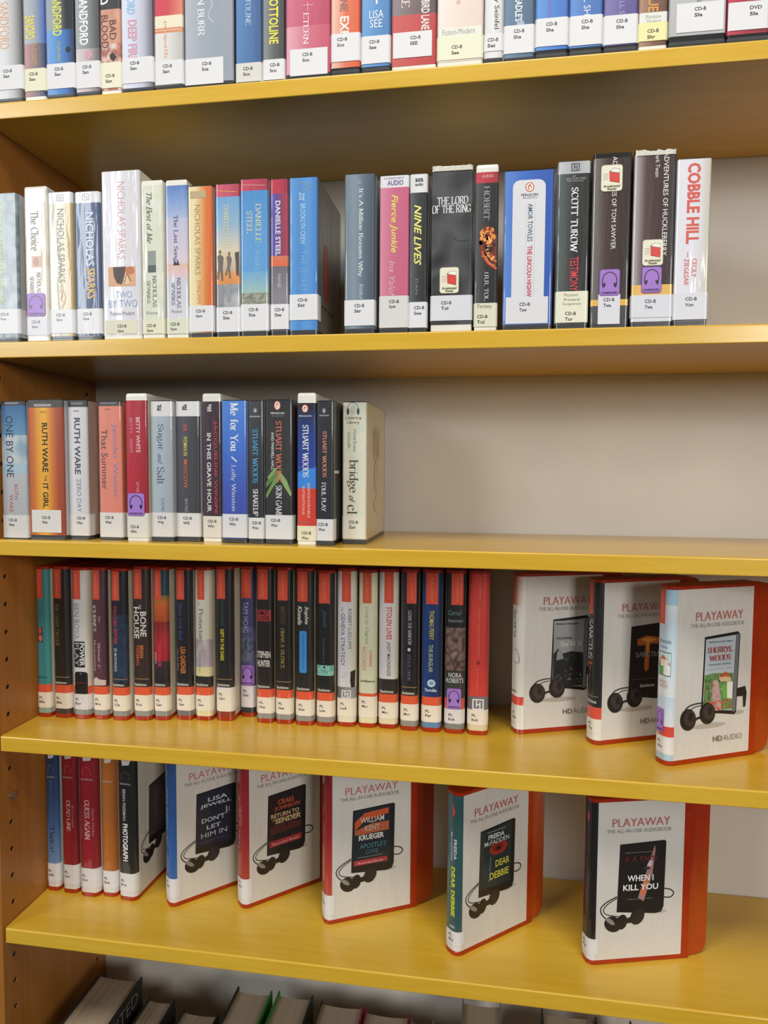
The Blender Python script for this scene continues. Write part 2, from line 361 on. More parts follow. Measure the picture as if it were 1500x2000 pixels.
def draw(P, ops, w, V):
    """ops in spine fractions (u across) and V(y) for heights"""
    for op in ops:
        k = op[0]
        if k == 't': _, t, y0, y1, u0, u1, c = op[:7]; P.text(t, u0*w, u1*w, V(y1), V(y0), lin(c), op[7] if len(op) > 7 else '', True)
        elif k == 'T': _, t, y0, y1, u0, u1, c = op[:7]; P.text(t, u0*w, u1*w, V(y1), V(y0), lin(c), op[7] if len(op) > 7 else '')
        elif k == 'r': _, y0, y1, u0, u1, c = op; P.rect(u0*w, u1*w, V(y1), V(y0), lin(c))
        elif k == 'R': _, y0, y1, u0, u1, c = op; P.rrect(u0*w, u1*w, V(y1), V(y0), min((u1-u0)*w, V(y0)-V(y1))*.22, lin(c))
        elif k == 'e': _, y0, y1, u0, u1, c = op; P.ell((u0+u1)/2*w, (V(y0)+V(y1))/2, (u1-u0)/2*w, (V(y0)-V(y1))/2, lin(c))
        elif k == 'p': P.poly([(u*w, V(y)) for u, y in op[1]], lin(op[2]))
        elif k == 'l': P.line([(u*w, V(y)) for u, y in op[1]], op[2]*.001, lin(op[3]))
        elif k == 'L': P.line([(u*w, V(y)) for u, y in op[1]], op[2]*.001, lin(op[3]), False)
        elif k == 's':
            _, u0, u1, y0, y1, cs, n, sz, sd = op; rg = random.Random(sd)
            for _q in range(n):
                if _q % 8: P.hold = 1
                q = sz*rg.uniform(.5, 1.2); P.ell(rg.uniform(u0, u1)*w, V(rg.uniform(y0, y1)), q*rg.uniform(.3, .9), q*1.2, lin(rg.choice(cs)), rg.uniform(.1, 3), 7)
        elif k == 'penguin':
            _, y0, y1, u0, u1, c, c2 = op; cx = (u0+u1)/2*w; cz = (V(y0)+V(y1))/2; rx = (u1-u0)/2*w; rz = (V(y0)-V(y1))/2
            P.ell(cx, cz, rx, rz, lin(c)); P.ell(cx, cz, rx*.78, rz*.82, lin(c2)); P.ell(cx, cz-rz*.1, rx*.45, rz*.55, lin(c)); P.ell(cx+rx*.05, cz-rz*.2, rx*.24, rz*.4, lin('f0efe8')); P.ell(cx, cz+rz*.42, rx*.2, rz*.18, lin(c))
        elif k == 'H':
            _, y0, y1, u0, u1, c = op; a, b_, t, s = u0*w, u1*w, V(y0), V(y1); q = (b_-a)/8; cc = lin(c); g = (t-s)/8
            for x0, x1, z0, z1 in ((a, b_, t-g, t), (a, a+q, s, t), (b_-q, b_, s, t), (a, b_, s, s+g), (a+2.4*q, a+3.4*q, s+2*g, t), (a+4.8*q, a+5.8*q, s, t-2*g), (a+2.4*q, a+5.8*q, (s+t)/2-g/2, (s+t)/2+g/2)): P.rect(x0, x1, z0, z1, cc)
def add_sticker(parent, kind, w, r, V, y0, y1, u0, u1, tilt=0.0):
    z0, z1 = V(y1), V(y0); P = Print(); a, b_ = u0*w, u1*w; ww = b_-a; hh = z1-z0
    if kind == 'hp':
        P.rrect(a, b_, z0, z1, ww*.13, lin('7a4fa5')); P.rrect(a+ww*.03, b_-ww*.03, z0+hh*.03, z1-hh*.02, ww*.12, lin('a278cc'))
        base = P; Q = Print(); cx = (a+b_)/2; cz = z0+hh*.56; R_ = ww*.34
        Q.line([(cx-R_*1.0, cz-hh*.13), (cx-R_*1.02, cz+hh*.06), (cx-R_*.72, cz+hh*.24), (cx, cz+hh*.33), (cx+R_*.72, cz+hh*.24), (cx+R_*1.02, cz+hh*.06), (cx+R_*1.0, cz-hh*.13)], ww*.045, lin('1d1426'))
        for s in (-1, 1): Q.ell(cx+s*R_*.78, cz-hh*.16, ww*.055, hh*.1, lin('1d1426'), s*.35); Q.ell(cx+s*R_*.98, cz-hh*.13, ww*.035, hh*.06, lin('1d1426'))
        Q.text('UNABRIDGED', a+ww*.1, b_-ww*.1, z0+hh*.07, z0+hh*.155, lin('1d1426'), 'b'); nm = 'headphone_sticker'
    else:
        P.rrect(a, b_, z0, z1, ww*.14, lin('b9b79a')); P.rrect(a+ww*.02, b_-ww*.02, z0+hh*.02, z1-hh*.02, ww*.13, lin('e9e6cf')); Q = Print()
        X = lambda t: a+ww*t
        Z = lambda t: z0+hh*t
        Q.poly([(X(.4), Z(.78)), (X(.62), Z(.9)), (X(.88), Z(.84)), (X(.86), Z(.7)), (X(.5), Z(.7))], lin('f4f2e6'))
        Q.poly([(X(.38), Z(.74)), (X(.84), Z(.66)), (X(.86), Z(.3)), (X(.4), Z(.38))], lin('d8443c'))
        Q.line([(X(.38), Z(.75)), (X(.6), Z(.87)), (X(.86), Z(.82)), (X(.85), Z(.67)), (X(.39), Z(.75))], ww*.02, lin('1c2a20'), False)
        Q.line([(X(.4), Z(.4)), (X(.86), Z(.31)), (X(.86), Z(.68))], ww*.02, lin('7a1c18'), False)
        for k in range(4): Q.line([(X(.1), Z(.44+.07*k)), (X(.36), Z(.46+.07*k))], ww*.012, lin('6a6a58'), False)
        Q.text('Accelerated', X(.1), X(.9), Z(.15), Z(.25), lin('4a4632'), 'bi'); Q.text('Reader', X(.3), X(.75), Z(.05), Z(.14), lin('4a4632'), 'bi'); nm = 'reading_program_sticker'
    def place(x, z, e): return (x, ydef(x, w, r)-e, z)
    s_ = P.build(nm, parent, place, M['paper'], .0008, (w, r))
    Q.build('sticker_lettering', s_, place, M['slick'], .00092, (w, r))
    return s_
# ------------------------------------------------------------------ structure: room and bookcase
def struct(name, b, mat):
    vs = []; fs = []; box(vs, fs, *b); o = link(name, vs, fs, mat); o['kind'] = 'structure'; return o
struct('floor', (-4, 5, -4.6, .4, -.04, 0), M['carpet'])
struct('wall_back', (-4, 5, .4, .5, 0, 3.0), M['wall'])
XR = 1.3
bc = bpy.data.objects.new('bookcase', None); COL.objects.link(bc)
tag(bc, 'tall maple bookcase carcass with drilled uprights and pale back board', 'bookcase')
def upright(x_in, x_out, sgn):
    """inner face at x_in with two columns of round shelf-pin holes sunk into it"""
    vs = []; fs = []; ms = []; ys = [-.003, .0107, .0307, .225, .245, DEP]
    pitch = .04; zc0 = ZO-.21212; k0 = -21; k1 = 29
    def f(q, m=0): fs.append(q if sgn > 0 else q[::-1]); ms.append(m)
    def add(*p): n = len(vs); vs.extend(p); return n
    for k in range(k0, k1):
        zc = zc0+k*pitch; za, zb = zc-pitch/2, zc+pitch/2
        for i in range(5):
            ya, yb = ys[i], ys[i+1]
            if i in (1, 3):
                yc = (ya+yb)/2; K = 12; n = len(vs)
                for j in range(K):
                    a = 2*math.pi*(j+.5)/K; ca, sa = math.cos(a), math.sin(a); m_ = max(abs(ca), abs(sa)); sy, sz = ca/m_, sa/m_
                    vs.append((x_in, yc+sy*(yb-ya)/2, zc+sz*pitch/2))
                for rr, xo in ((.0037, 0), (.0034, .0005), (.0034, .009)):
                    for j in range(K):
                        a = 2*math.pi*(j+.5)/K; vs.append((x_in-sgn*xo, yc+rr*math.cos(a), zc+rr*math.sin(a)))
                for r_ in range(3):
                    for j in range(K):
                        j2 = (j+1) % K; f([n+r_*K+j, n+r_*K+j2, n+(r_+1)*K+j2, n+(r_+1)*K+j], 1 if r_ == 2 else 0)
                f([n+3*K+j for j in range(K)], 1)
            else:
                n = add((x_in, ya, za), (x_in, yb, za), (x_in, yb, zb), (x_in, ya, zb)); f([n, n+1, n+2, n+3])
    za = zc0+(k0-.5)*pitch; zb = zc0+(k1-.5)*pitch; n = len(vs); g = []
    a, b_ = (x_out, x_in) if sgn > 0 else (x_in, x_out)
    box(vs, g, a, b_, -.003, DEP, za, zb)
    for i, q in enumerate(g):
        if i != (3 if sgn > 0 else 5): fs.append(q); ms.append(0)
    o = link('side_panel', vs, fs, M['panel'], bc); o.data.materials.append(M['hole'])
    o.data.polygons.foreach_set('material_index', ms); o.data.update(); return o
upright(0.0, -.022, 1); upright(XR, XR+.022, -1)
def boxpart(name, b, mat, parent):
    vs = []; fs = []; box(vs, fs, *b); return link(name, vs, fs, mat, parent)
boxpart('back_panel', (-.022, XR+.022, DEP, DEP+.008, .0, ZO+.93), M['laminate'], bc)
boxpart('top_board', (0, XR, 0, DEP, ZO+.89, ZO+.912), M['shelf'], bc)
boxpart('kick_board', (0, XR, .03, .045, 0, ZS['F']-TH), M['panel'], bc)
def shelf(row, lab):
    z = ZS[row]; x0, x1 = .0012, XR-.0012; r = .0022; prof = [(DEP-.002, z), (DEP-.002, z-TH)]
    for i in range(5): a = math.pi*1.5-math.pi/2*i/4; prof.append((r*.6+r*.6*math.cos(a), z-TH+r*.6+r*.6*math.sin(a)))
    for i in range(6): a = math.pi-math.pi/2*i/5; prof.append((r+r*math.cos(a), z-r+r*math.sin(a)))
    k = len(prof); xs = [x0, x0+.0015, x1-.0015, x1]; vs = []
    for i, x in enumerate(xs):
        for y, zz in prof:
            s = .0014 if i in (0, 3) and y < .01 else 0; vs.append((x, y+s, zz))
    fs = [[i*k+j, i*k+(j+1) % k, (i+1)*k+(j+1) % k, (i+1)*k+j] for i in range(3) for j in range(k)]
    fs += [[j for j in range(k)][::-1], [3*k+j for j in range(k)]]
    o = link('shelf_board', vs, fs, M['shelf']); tag(o, lab, 'shelf'); return o
shelf('A', 'topmost yellow maple shelf board, its dark underside showing')
shelf('B', 'yellow maple shelf board under the second row of cases')
shelf('C', 'yellow maple shelf board bare on its right half')
shelf('D', 'yellow maple shelf board under the long row of red-rimmed cases')
shelf('E', 'lowest yellow maple shelf board with fanned-out white-covered cases')
shelf('F', 'bottom base shelf board carrying the hardback books')
# zinc shelf pin left in a hole
def pin():
    zc = ZO-.21212-8*.04; yc = .0207; vs = []; fs = []; K = 14
    for x, rr in ((-.006, .0024), (.0, .0024), (.0, .0036), (.0016, .0036), (.0016, .0026), (.0085, .0026), (.0092, .002)):
        for j in range(K): a = 2*math.pi*j/K; vs.append((x, yc+rr*math.cos(a), zc+rr*math.sin(a)))
    for s in range(6):
        for j in range(K): fs.append([s*K+j, (s+1)*K+j, (s+1)*K+(j+1) % K, s*K+(j+1) % K])
    fs += [[6*K+j for j in range(K)], [j for j in range(K)][::-1]]
    o = link('shelf_pin', vs, fs, M['pin']); tag(o, 'small zinc shelf pin sticking out of a hole in the left upright', 'shelf pin')
    vs = []; fs = []; box(vs, fs, .0016, .0105, yc-.0045, yc+.0045, zc+.0018, zc+.0032); box(vs, fs, .0016, .0028, yc-.0045, yc+.0045, zc-.006, zc+.0018)
    link('pin_bracket', vs, fs, M['pin'], o)
pin()
# ------------------------------------------------------------------ hinged disc cases (rows A, B, C)
GR = dict(A='disc cases along the top shelf', B='disc cases along the second shelf', C='disc cases on the half-empty shelf', D='slim red-rimmed cases standing on the fourth shelf', E='red-rimmed cases on the lowest full shelf')
last = dict(A=-9, B=-9, C=-9, D=-9, E=-9)
def call_label(root, w, r, V, y0, y1, hexc, u0, u1, lines, tx, ty=None, big=1.0, wrapd=.012):
    z0, z1 = V(y1), V(y0); c = lin(hexc)
    zs = [z0, z1]; full = u0 <= 0 and u1 >= 1
    o = wrap('call_number_label', w, r, zs, lambda u, z: c, M['paper'], root, .00055, wrapd if u0 <= 0 else 0, wrapd if u1 >= 1 else 0, u0, u1, 8 if full else 20)
    P = Print(); z = (V(ty) if ty else z1-.005); h = .0041*big
    for s in lines:
        wd = .0128*big if s.startswith(('CD', 'DVD')) else .003*big*len(s)
        P.text(s, tx*w, tx*w+wd, z-h, z, INK, 'b'); z -= h*1.62
    P.build('label_lettering', o, lambda x, z_, e: (x, ydef(x, w, r)-e, z_), M['slick'], .00062, (w, r)); return o
def CD(row, xl, xr, yt, desc, bands, ops=(), lab=None, shell='black', side=None, yb=None, pt=None, pb=None, hp=None, ar=None, h=None, Y=None, d=.135, r=.0032, extra=None, noclear=False, mat='print', sider=None):
    Z0 = ZS[row]
    if Y is None: Y = .004+random.uniform(0, .0015) if yb is None else min(.075, max(.003, onZ((xl+xr)/2, yb, Z0).y))
    ym = yb if yb else projy(Vector((onY((xl+xr)/2, 500, Y).x, Y, Z0)))
    X0, X1 = onY(xl, ym, Y).x, onY(xr, ym, Y).x
    X0 = max(X0, last[row]+.0005, .0012); last[row] = X1; w = X1-X0; xc = (X0+X1)/2
    V = lambda y: zat(xc, Y, y)-Z0
    H = h or V(yt)
    white = shell == 'white'; sm = M['white'] if white else M['black']; e = -.0003
    if white: secs = [(0, -.0012), (.0012, e), (H-.004, e), (H-.0012, e-.0006), (H, e-.0022)]
    else: secs = [(0, -.0008), (.0005, e), (.0024, e), (.0025, e-.0013), (.0036, e-.0013), (.0037, e), (H-.0016, e), (H-.0004, e), (H, e-.0008)]
    root = loft('audiobook_case', w, d, r, secs, sm); root.location = (X0, Y, Z0)
    tag(root, desc, 'audiobook', GR[row])
    zt = V(pt) if pt else H-.0012; zb = V(pb) if pb else (.0064 if not white else .006)
    if isinstance(bands, (str, tuple)): bands = [(None, None, bands)]
    B = []; prev = zt
    for i, (a, b_, sp) in enumerate(bands):
        A_ = zt if a is None else V(a); B_ = zb if b_ is None else V(b_)
        B.append((min(A_, zt), max(B_, zb), sp))
    if side is None: side = ('ece9df' if white else 'b9bcc2')
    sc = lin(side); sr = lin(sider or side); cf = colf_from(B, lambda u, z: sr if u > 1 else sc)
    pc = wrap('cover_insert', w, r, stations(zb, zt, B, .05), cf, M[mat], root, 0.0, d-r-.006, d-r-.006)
    place = lambda x, z, e_: (x, ydef(x, w, r)-e_, z)
    P = Print(); draw(P, ops, w, V)
    P.build('spine_lettering', root, place, M['slick'], .0002, (w, r))
    if lab: call_label(root, w, r, V, *lab)
    if hp: add_sticker(root, 'hp', w, r, V, *hp)
    if ar: add_sticker(root, 'ar', w, r, V, *ar)
    if not white and not noclear:
        fn = lambda u, z: (1, 1, 1, 1); zl = [.0006, .0042]
        wrap('clear_sleeve', w, r, [.0008, .0030, .0068], fn, M['clear'], root, .0003, .01, .01)
    if extra: extra(root, w, H, V, place)
    return root
# ------------------------------------------------------------------ red-rimmed player cases (rows D, E)
RED = M['red']
def flap(root, w, H, dm, dt):
    """thin closing lip behind the cover: rounded outer corners, faces drawn in a little"""
    R_ = .016; vs = []; fs = []; prof = [(dm-.004, .0012), ]
    for i in range(6): a = -math.pi/2+math.pi/2*i/5; prof.append((dt-R_+R_*math.cos(a), .0012+R_+R_*math.sin(a)))
    for i in range(6): a = math.pi/2*i/5; prof.append((dt-R_+R_*math.cos(a), H-.002-R_+R_*math.sin(a)))
    prof.append((dm-.004, H-.002)); k = len(prof)
    def xin(y): return .0028+.0042*max(0, (y-dm))/(dt-dm)
    for s in (0, 1):
        for y, z in prof: vs.append((xin(y) if s == 0 else w-xin(y), y, z))
    fs = [[j for j in range(k)], [k+j for j in range(k)][::-1]]
    fs += [[j, k+j, k+(j+1) % k, (j+1) % k] for j in range(k)]
    return link('closing_flap', vs, fs, RED, root)
def PA(row, desc, bands, ops=(), lab=None, xl=None, xr=None, yb=None, rot=None, top=None, h=.2235, th=0.0, side='d8d5cf', hp=None, cover=None, flapv=True, w=.0275, r=.0098, dm=.142, dt=.172, push=0.0, dc=.1315, pbr=.0066, ptr=.0045, over=0.0, extra=None):
    Z0 = ZS[row]
    if rot is None:
        Y = max(.004, onZ((xl+xr)/2, yb, Z0).y); X0, X1 = onY(xl, yb, Y).x, onY(xr, yb, Y).x
        X0 = max(X0, last[row]+.0014, .0016); last[row] = X1; w = X1-X0; t = math.radians(th); X0 += .0006; w -= .0012
        loc = Vector((X0, Y, Z0)); r = min(r, w*.3)
        dt = min(dt, (DEP-.002-Y)/math.cos(t)-w*math.sin(t)); dm = min(dm, dt-.03); dc = min(dc, dm-.0105)
    else:
        (bx, by), (cx, cy), ds = rot; Bp = onZ(bx, by, Z0); Cp = onZ(cx, cy, Z0); t = math.atan2((Cp-Bp).x, (Cp-Bp).y)+math.radians(th)
        # local +Y (depth) -> world direction of the cover; local +X -> its right-hand normal
        ey = Vector((math.sin(t), math.cos(t), 0)); ex = Vector((math.cos(t), -math.sin(t), 0))
        loc = Vector((Cp.x, Cp.y, Z0))-ey*ds-ex*w+ex*push
    rt = Matrix.Rotation(-t, 4, 'Z'); cw = loc+rt @ Vector((w/2, 0, 0))
    V0 = lambda y: zat(cw.x, cw.y, y)-Z0
    H = V0(top) if top else h
    body = loft('audiobook_case', w, dm, r, [(0, -.0006), (.0008, .0004), (.0058, .0004), (.0062, -.0001), (H-.004, -.0001), (H-.0036, .0004), (H-.0008, .0004), (H, -.0006)], RED)
    body.matrix_world = Matrix.Translation(loc) @ rt; root = body
    tag(root, desc, 'audiobook', GR[row])
    zt, zb = H-ptr, pbr
    V = lambda y: (zt+(zb-zt)*y) if y <= 1.5 else V0(y)
    if flapv: flap(root, w, H, dm, dt)
    if isinstance(bands, (str, tuple)): bands = [(None, None, bands)]
    B = [(zt if a is None else min(zt, V(a)), zb if b_ is None else max(zb, V(b_)), sp) for a, b_, sp in bands]
    sc = lin(side)
    wrap('cover_insert', w, r, stations(zb, zt, B, .06), colf_from(B, lambda u, z: sc), M['print'], root, .0001, dc-r, dc-r, over=over)
    place = lambda x, z, e: (x, ydef(x, w, r)-e, z)
    if rot is not None: place = lambda x, z, e: (x, ydef(x, w, r)-e, z) if x < w else (w+e, r+x-w, z)
    P = Print(); draw(P, ops, w, V); P.build('spine_lettering', root, place, M['slick'], .0002, (w, r))
    if lab: call_label(root, w, r, V, *lab, big=.98, wrapd=.004) if len(lab) < 9 else call_label(root, w, r, V, *lab[:8], big=.98, wrapd=.004)
    if hp: add_sticker(root, 'hp', w, r, V, *hp)
    if cover:
        cl = dc; Vc = lambda v: zt+(zb-zt)*v; U = lambda s: .004+s*(cl-.004)
        P = Print(); Q = Print(); cover(P, Q, U, Vc)
        pc = lambda x, z, e: (w+e, x, z)
        P.build('cover_artwork', root, pc, M['slick'], .0003); Q.build('cover_lettering', root, pc, M['slick'], .0013)
    if extra: extra(root, w, H, V, place)
    return root
def stdtext(Q, U, V, y, x0, x1, sub=True):
    Q.text('PLAYAWAY', U(x0), U(x1), V(y+.052), V(y), lin('c4514c'), 'l'); Q.text('THE ALL-IN-ONE AUDIOBOOK', U(x0-.06), U(x1+.02), V(y+.09), V(y+.066), lin('77706b'), 'l')
def specks(P, m, x0, x1, y0, y1, cols, n, s, seed):
    rg = random.Random(seed)
    for k in range(n):
        if k % 8: P.hold = 1
        cx, cz = m(rg.uniform(x0, x1), rg.uniform(y0, y1)); q = s*rg.uniform(.5, 1.2); P.ell(cx, cz, q, q*rg.uniform(.6, 1.5), lin(rg.choice(cols)), rg.uniform(0, 3), 7)
def coverA(art):
    """older cover: tall player with rim, wrap-round earphones, clip"""
    def f(P, Q, U, V):
        stdtext(Q, U, V, .135, .27, .86)
        Q.text('HD', U(.53), U(.645), V(.915), V(.882), lin('3a3633'), ''); Q.text('AUDIO', U(.66), U(.9), V(.915), V(.882), lin('5d5854'), 'l')
        g = lin('1b191a'); b = lambda *p: P.poly([(U(a), V(c)) for a, c in p], lin('1e1c1d'))
        P.ell(U(.47), V(.815), U(.22)-U(0), .0035, lin('b7b0a6')); P.ell(U(.83), V(.755), .012, .003, lin('b7b0a6'))
        b((.8, .61), (.93, .60), (.95, .64), (.94, .725), (.91, .73), (.90, .66), (.8, .66))
        P.poly([(U(.39), V(.285)), (U(.81), V(.265)), (U(.84), V(.285)), (U(.82), V(.755)), (U(.79), V(.765)), (U(.37), V(.73))], lin('151516'))
        P.poly([(U(.79), V(.28)), (U(.83), V(.285)), (U(.81), V(.745)), (U(.77), V(.75))], lin('6e7378'))
        P.poly([(U(.405), V(.3)), (U(.785), V(.285)), (U(.765), V(.74)), (U(.39), V(.715))], lin(art[0]))
        m = lambda a, c: (U(.40+.37*a), V(.295+.435*c))
        for op in art[1]:
            if op[0] == 'T': x0, z0 = m(op[4], op[3]); x1, z1 = m(op[5], op[2]); Q.text(op[1], x0, x1, z0, z1, lin(op[6]), op[7] if len(op) > 7 else '')
            elif op[0] == 'r': x0, z0 = m(op[3], op[2]); x1, z1 = m(op[4], op[1]); P.rect(x0, x1, z0, z1, lin(op[5]))
            elif op[0] == 'e': x0, z0 = m(op[3], op[2]); x1, z1 = m(op[4], op[1]); P.ell((x0+x1)/2, (z0+z1)/2, (x1-x0)/2, (z1-z0)/2, lin(op[5]))
            elif op[0] == 'p': P.poly([m(*q) for q in op[1]], lin(op[2]))
            elif op[0] == 's': specks(P, m, *op[1:])
        for cx, cz in ((.21, .765), (.45, .74)):
            P.ell(U(cx), V(cz), .0125, .0145, g, .2); P.ell(U(cx)+.002, V(cz)+.002, .0085, .011, lin('3a3331'), .3); P.ell(U(cx)+.004, V(cz)+.003, .004, .006, g)
        P.line([(U(.14), V(.73)), (U(.2), V(.69)), (U(.3), V(.675)), (U(.4), V(.675))], .0016, g); P.line([(U(.17), V(.735)), (U(.28), V(.695)), (U(.4), V(.69))], .001, g)
        P.line([(U(.27), V(.78)), (U(.34), V(.76)), (U(.4), V(.77))], .003, g)
    return f
def coverB(art, txt=True):
    """newer cover: thin black player, corded earbuds"""
    def f(P, Q, U, V):
        if txt: stdtext(Q, U, V, .105, .2, .83)
        g = lin('1b191a')
        P.ell(U(.7), V(.71), .016, .0035, lin('bdb6ab'))
        P.line([(U(.78), V(.565)), (U(.86), V(.575)), (U(.9), V(.6)), (U(.86), V(.625)), (U(.78), V(.62))], .0016, g)
        P.poly([(U(.29), V(.27)), (U(.78), V(.255)), (U(.8), V(.265)), (U(.79), V(.68)), (U(.765), V(.715)), (U(.7), V(.722)), (U(.27), V(.70))], lin('141415'))
        P.poly([(U(.30), V(.282)), (U(.75), V(.268)), (U(.735), V(.67)), (U(.285), V(.655))], lin(art[0]))
        m = lambda a, c: (U(.295+.45*a), V(.275+.385*c))
        for op in art[1]:
            if op[0] == 'T': x0, z0 = m(op[4], op[3]); x1, z1 = m(op[5], op[2]); Q.text(op[1], x0, x1, z0, z1, lin(op[6]), op[7] if len(op) > 7 else '')
            elif op[0] == 'r': x0, z0 = m(op[3], op[2]); x1, z1 = m(op[4], op[1]); P.rect(x0, x1, z0, z1, lin(op[5]))
            elif op[0] == 'e': x0, z0 = m(op[3], op[2]); x1, z1 = m(op[4], op[1]); P.ell((x0+x1)/2, (z0+z1)/2, (x1-x0)/2, (z1-z0)/2, lin(op[5]))
            elif op[0] == 'p': P.poly([m(*q) for q in op[1]], lin(op[2]))
            elif op[0] == 's': specks(P, m, *op[1:])
        P.line([(U(.27), V(.6)), (U(.15), V(.635)), (U(.095), V(.67)), (U(.11), V(.71)), (U(.2), V(.765))], .0015, g)
        P.line([(U(.27), V(.61)), (U(.17), V(.645)), (U(.125), V(.68)), (U(.16), V(.71)), (U(.3), V(.73))], .0012, g)
        P.ell(U(.23), V(.775), .0125, .0105, g, -.6); P.ell(U(.33), V(.765), .0075, .0105, g, -.2); P.ell(U(.2), V(.755), .003, .008, lin('8d8880'), .9)
        P.ell(U(.5), V(.735), .0095, .012, lin('232021'), -.5); P.ell(U(.42), V(.755), .007, .004, g, .3)
    return f
# ================================================================== row A
def L(y0, y1, l2, tx=.3, c='e3e3e6', u0=-1, u1=2, l1='CD-B', ty=None): return (y0, y1, c, u0, u1, [l1, l2], tx, ty)
hA = .1905
def A(xl, xr, desc, bands, ops=(), lab=None, **k): return CD('A', xl, xr, None, desc, bands, ops, lab, h=k.pop('h', hA), **k)  # spine colours have window glare mixed into their paler tones
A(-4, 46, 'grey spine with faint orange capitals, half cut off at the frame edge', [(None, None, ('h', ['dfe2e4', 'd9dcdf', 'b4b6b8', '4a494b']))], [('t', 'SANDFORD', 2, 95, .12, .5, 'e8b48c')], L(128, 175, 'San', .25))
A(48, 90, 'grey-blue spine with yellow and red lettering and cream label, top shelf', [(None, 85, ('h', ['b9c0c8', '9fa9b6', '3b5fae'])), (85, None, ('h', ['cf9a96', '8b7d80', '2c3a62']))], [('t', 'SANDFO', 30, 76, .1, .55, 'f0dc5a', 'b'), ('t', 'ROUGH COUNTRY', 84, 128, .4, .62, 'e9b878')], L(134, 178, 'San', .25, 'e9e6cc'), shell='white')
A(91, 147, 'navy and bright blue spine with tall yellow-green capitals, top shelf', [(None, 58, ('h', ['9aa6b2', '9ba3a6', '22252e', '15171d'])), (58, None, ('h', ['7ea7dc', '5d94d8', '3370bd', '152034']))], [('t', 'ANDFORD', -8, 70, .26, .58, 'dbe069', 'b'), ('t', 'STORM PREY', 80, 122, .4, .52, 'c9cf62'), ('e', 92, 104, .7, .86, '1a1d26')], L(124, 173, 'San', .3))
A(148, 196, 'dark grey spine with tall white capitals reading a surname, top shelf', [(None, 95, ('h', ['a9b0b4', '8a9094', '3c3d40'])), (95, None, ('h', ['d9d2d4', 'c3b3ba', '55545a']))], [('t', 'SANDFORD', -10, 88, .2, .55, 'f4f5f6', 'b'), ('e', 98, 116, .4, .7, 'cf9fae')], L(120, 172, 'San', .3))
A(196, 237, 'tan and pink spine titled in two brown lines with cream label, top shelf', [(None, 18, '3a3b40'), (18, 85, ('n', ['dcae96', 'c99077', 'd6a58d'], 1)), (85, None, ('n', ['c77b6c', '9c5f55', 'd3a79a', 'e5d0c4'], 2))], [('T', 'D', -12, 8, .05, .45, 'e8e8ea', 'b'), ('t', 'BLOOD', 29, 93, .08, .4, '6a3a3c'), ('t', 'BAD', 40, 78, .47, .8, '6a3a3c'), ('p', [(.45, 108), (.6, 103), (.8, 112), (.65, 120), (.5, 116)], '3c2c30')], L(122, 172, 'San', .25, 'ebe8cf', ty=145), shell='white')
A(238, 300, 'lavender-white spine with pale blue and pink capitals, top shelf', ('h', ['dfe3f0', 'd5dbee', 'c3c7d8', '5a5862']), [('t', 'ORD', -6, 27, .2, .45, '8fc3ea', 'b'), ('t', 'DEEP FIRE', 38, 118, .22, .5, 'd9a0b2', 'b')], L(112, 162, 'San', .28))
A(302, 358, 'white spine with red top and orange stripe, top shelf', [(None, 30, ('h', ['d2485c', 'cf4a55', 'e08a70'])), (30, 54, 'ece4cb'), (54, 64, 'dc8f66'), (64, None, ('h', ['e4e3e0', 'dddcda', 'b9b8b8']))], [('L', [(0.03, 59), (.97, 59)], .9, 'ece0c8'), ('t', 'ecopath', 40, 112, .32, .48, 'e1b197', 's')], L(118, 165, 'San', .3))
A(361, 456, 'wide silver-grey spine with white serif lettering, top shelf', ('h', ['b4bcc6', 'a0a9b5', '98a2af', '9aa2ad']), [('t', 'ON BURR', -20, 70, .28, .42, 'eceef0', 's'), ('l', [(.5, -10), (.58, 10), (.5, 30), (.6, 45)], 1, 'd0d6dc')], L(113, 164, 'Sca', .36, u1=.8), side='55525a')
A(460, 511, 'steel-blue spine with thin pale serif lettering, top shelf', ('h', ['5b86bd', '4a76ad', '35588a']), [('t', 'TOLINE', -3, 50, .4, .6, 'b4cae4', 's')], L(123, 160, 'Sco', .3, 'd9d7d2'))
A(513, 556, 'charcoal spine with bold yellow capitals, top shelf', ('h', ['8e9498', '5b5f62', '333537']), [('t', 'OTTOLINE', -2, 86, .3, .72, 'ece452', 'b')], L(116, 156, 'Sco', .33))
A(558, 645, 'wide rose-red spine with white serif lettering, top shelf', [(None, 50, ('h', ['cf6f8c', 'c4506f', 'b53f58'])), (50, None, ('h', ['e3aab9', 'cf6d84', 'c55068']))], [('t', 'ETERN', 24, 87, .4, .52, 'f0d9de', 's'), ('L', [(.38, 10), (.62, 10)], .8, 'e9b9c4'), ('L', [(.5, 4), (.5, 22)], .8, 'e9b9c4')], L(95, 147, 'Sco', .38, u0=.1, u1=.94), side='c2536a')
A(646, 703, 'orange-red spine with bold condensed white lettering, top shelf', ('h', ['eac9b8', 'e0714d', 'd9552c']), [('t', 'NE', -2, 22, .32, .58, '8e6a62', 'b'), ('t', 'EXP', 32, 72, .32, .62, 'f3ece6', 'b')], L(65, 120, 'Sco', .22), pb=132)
A(705, 762, 'sky-blue spine with white capitals set across it, top shelf', ('h', ['6fa4d6', '4f8cc9', '3f78b5']), [('T', 'F', -8, 8, .5, .72, 'e8eff6'), ('T', 'LISA', 20, 36, .28, .76, 'e8eff6'), ('T', 'SEE', 38, 54, .3, .72, 'e8eff6')], L(70, 124, 'See', .28), pb=130)
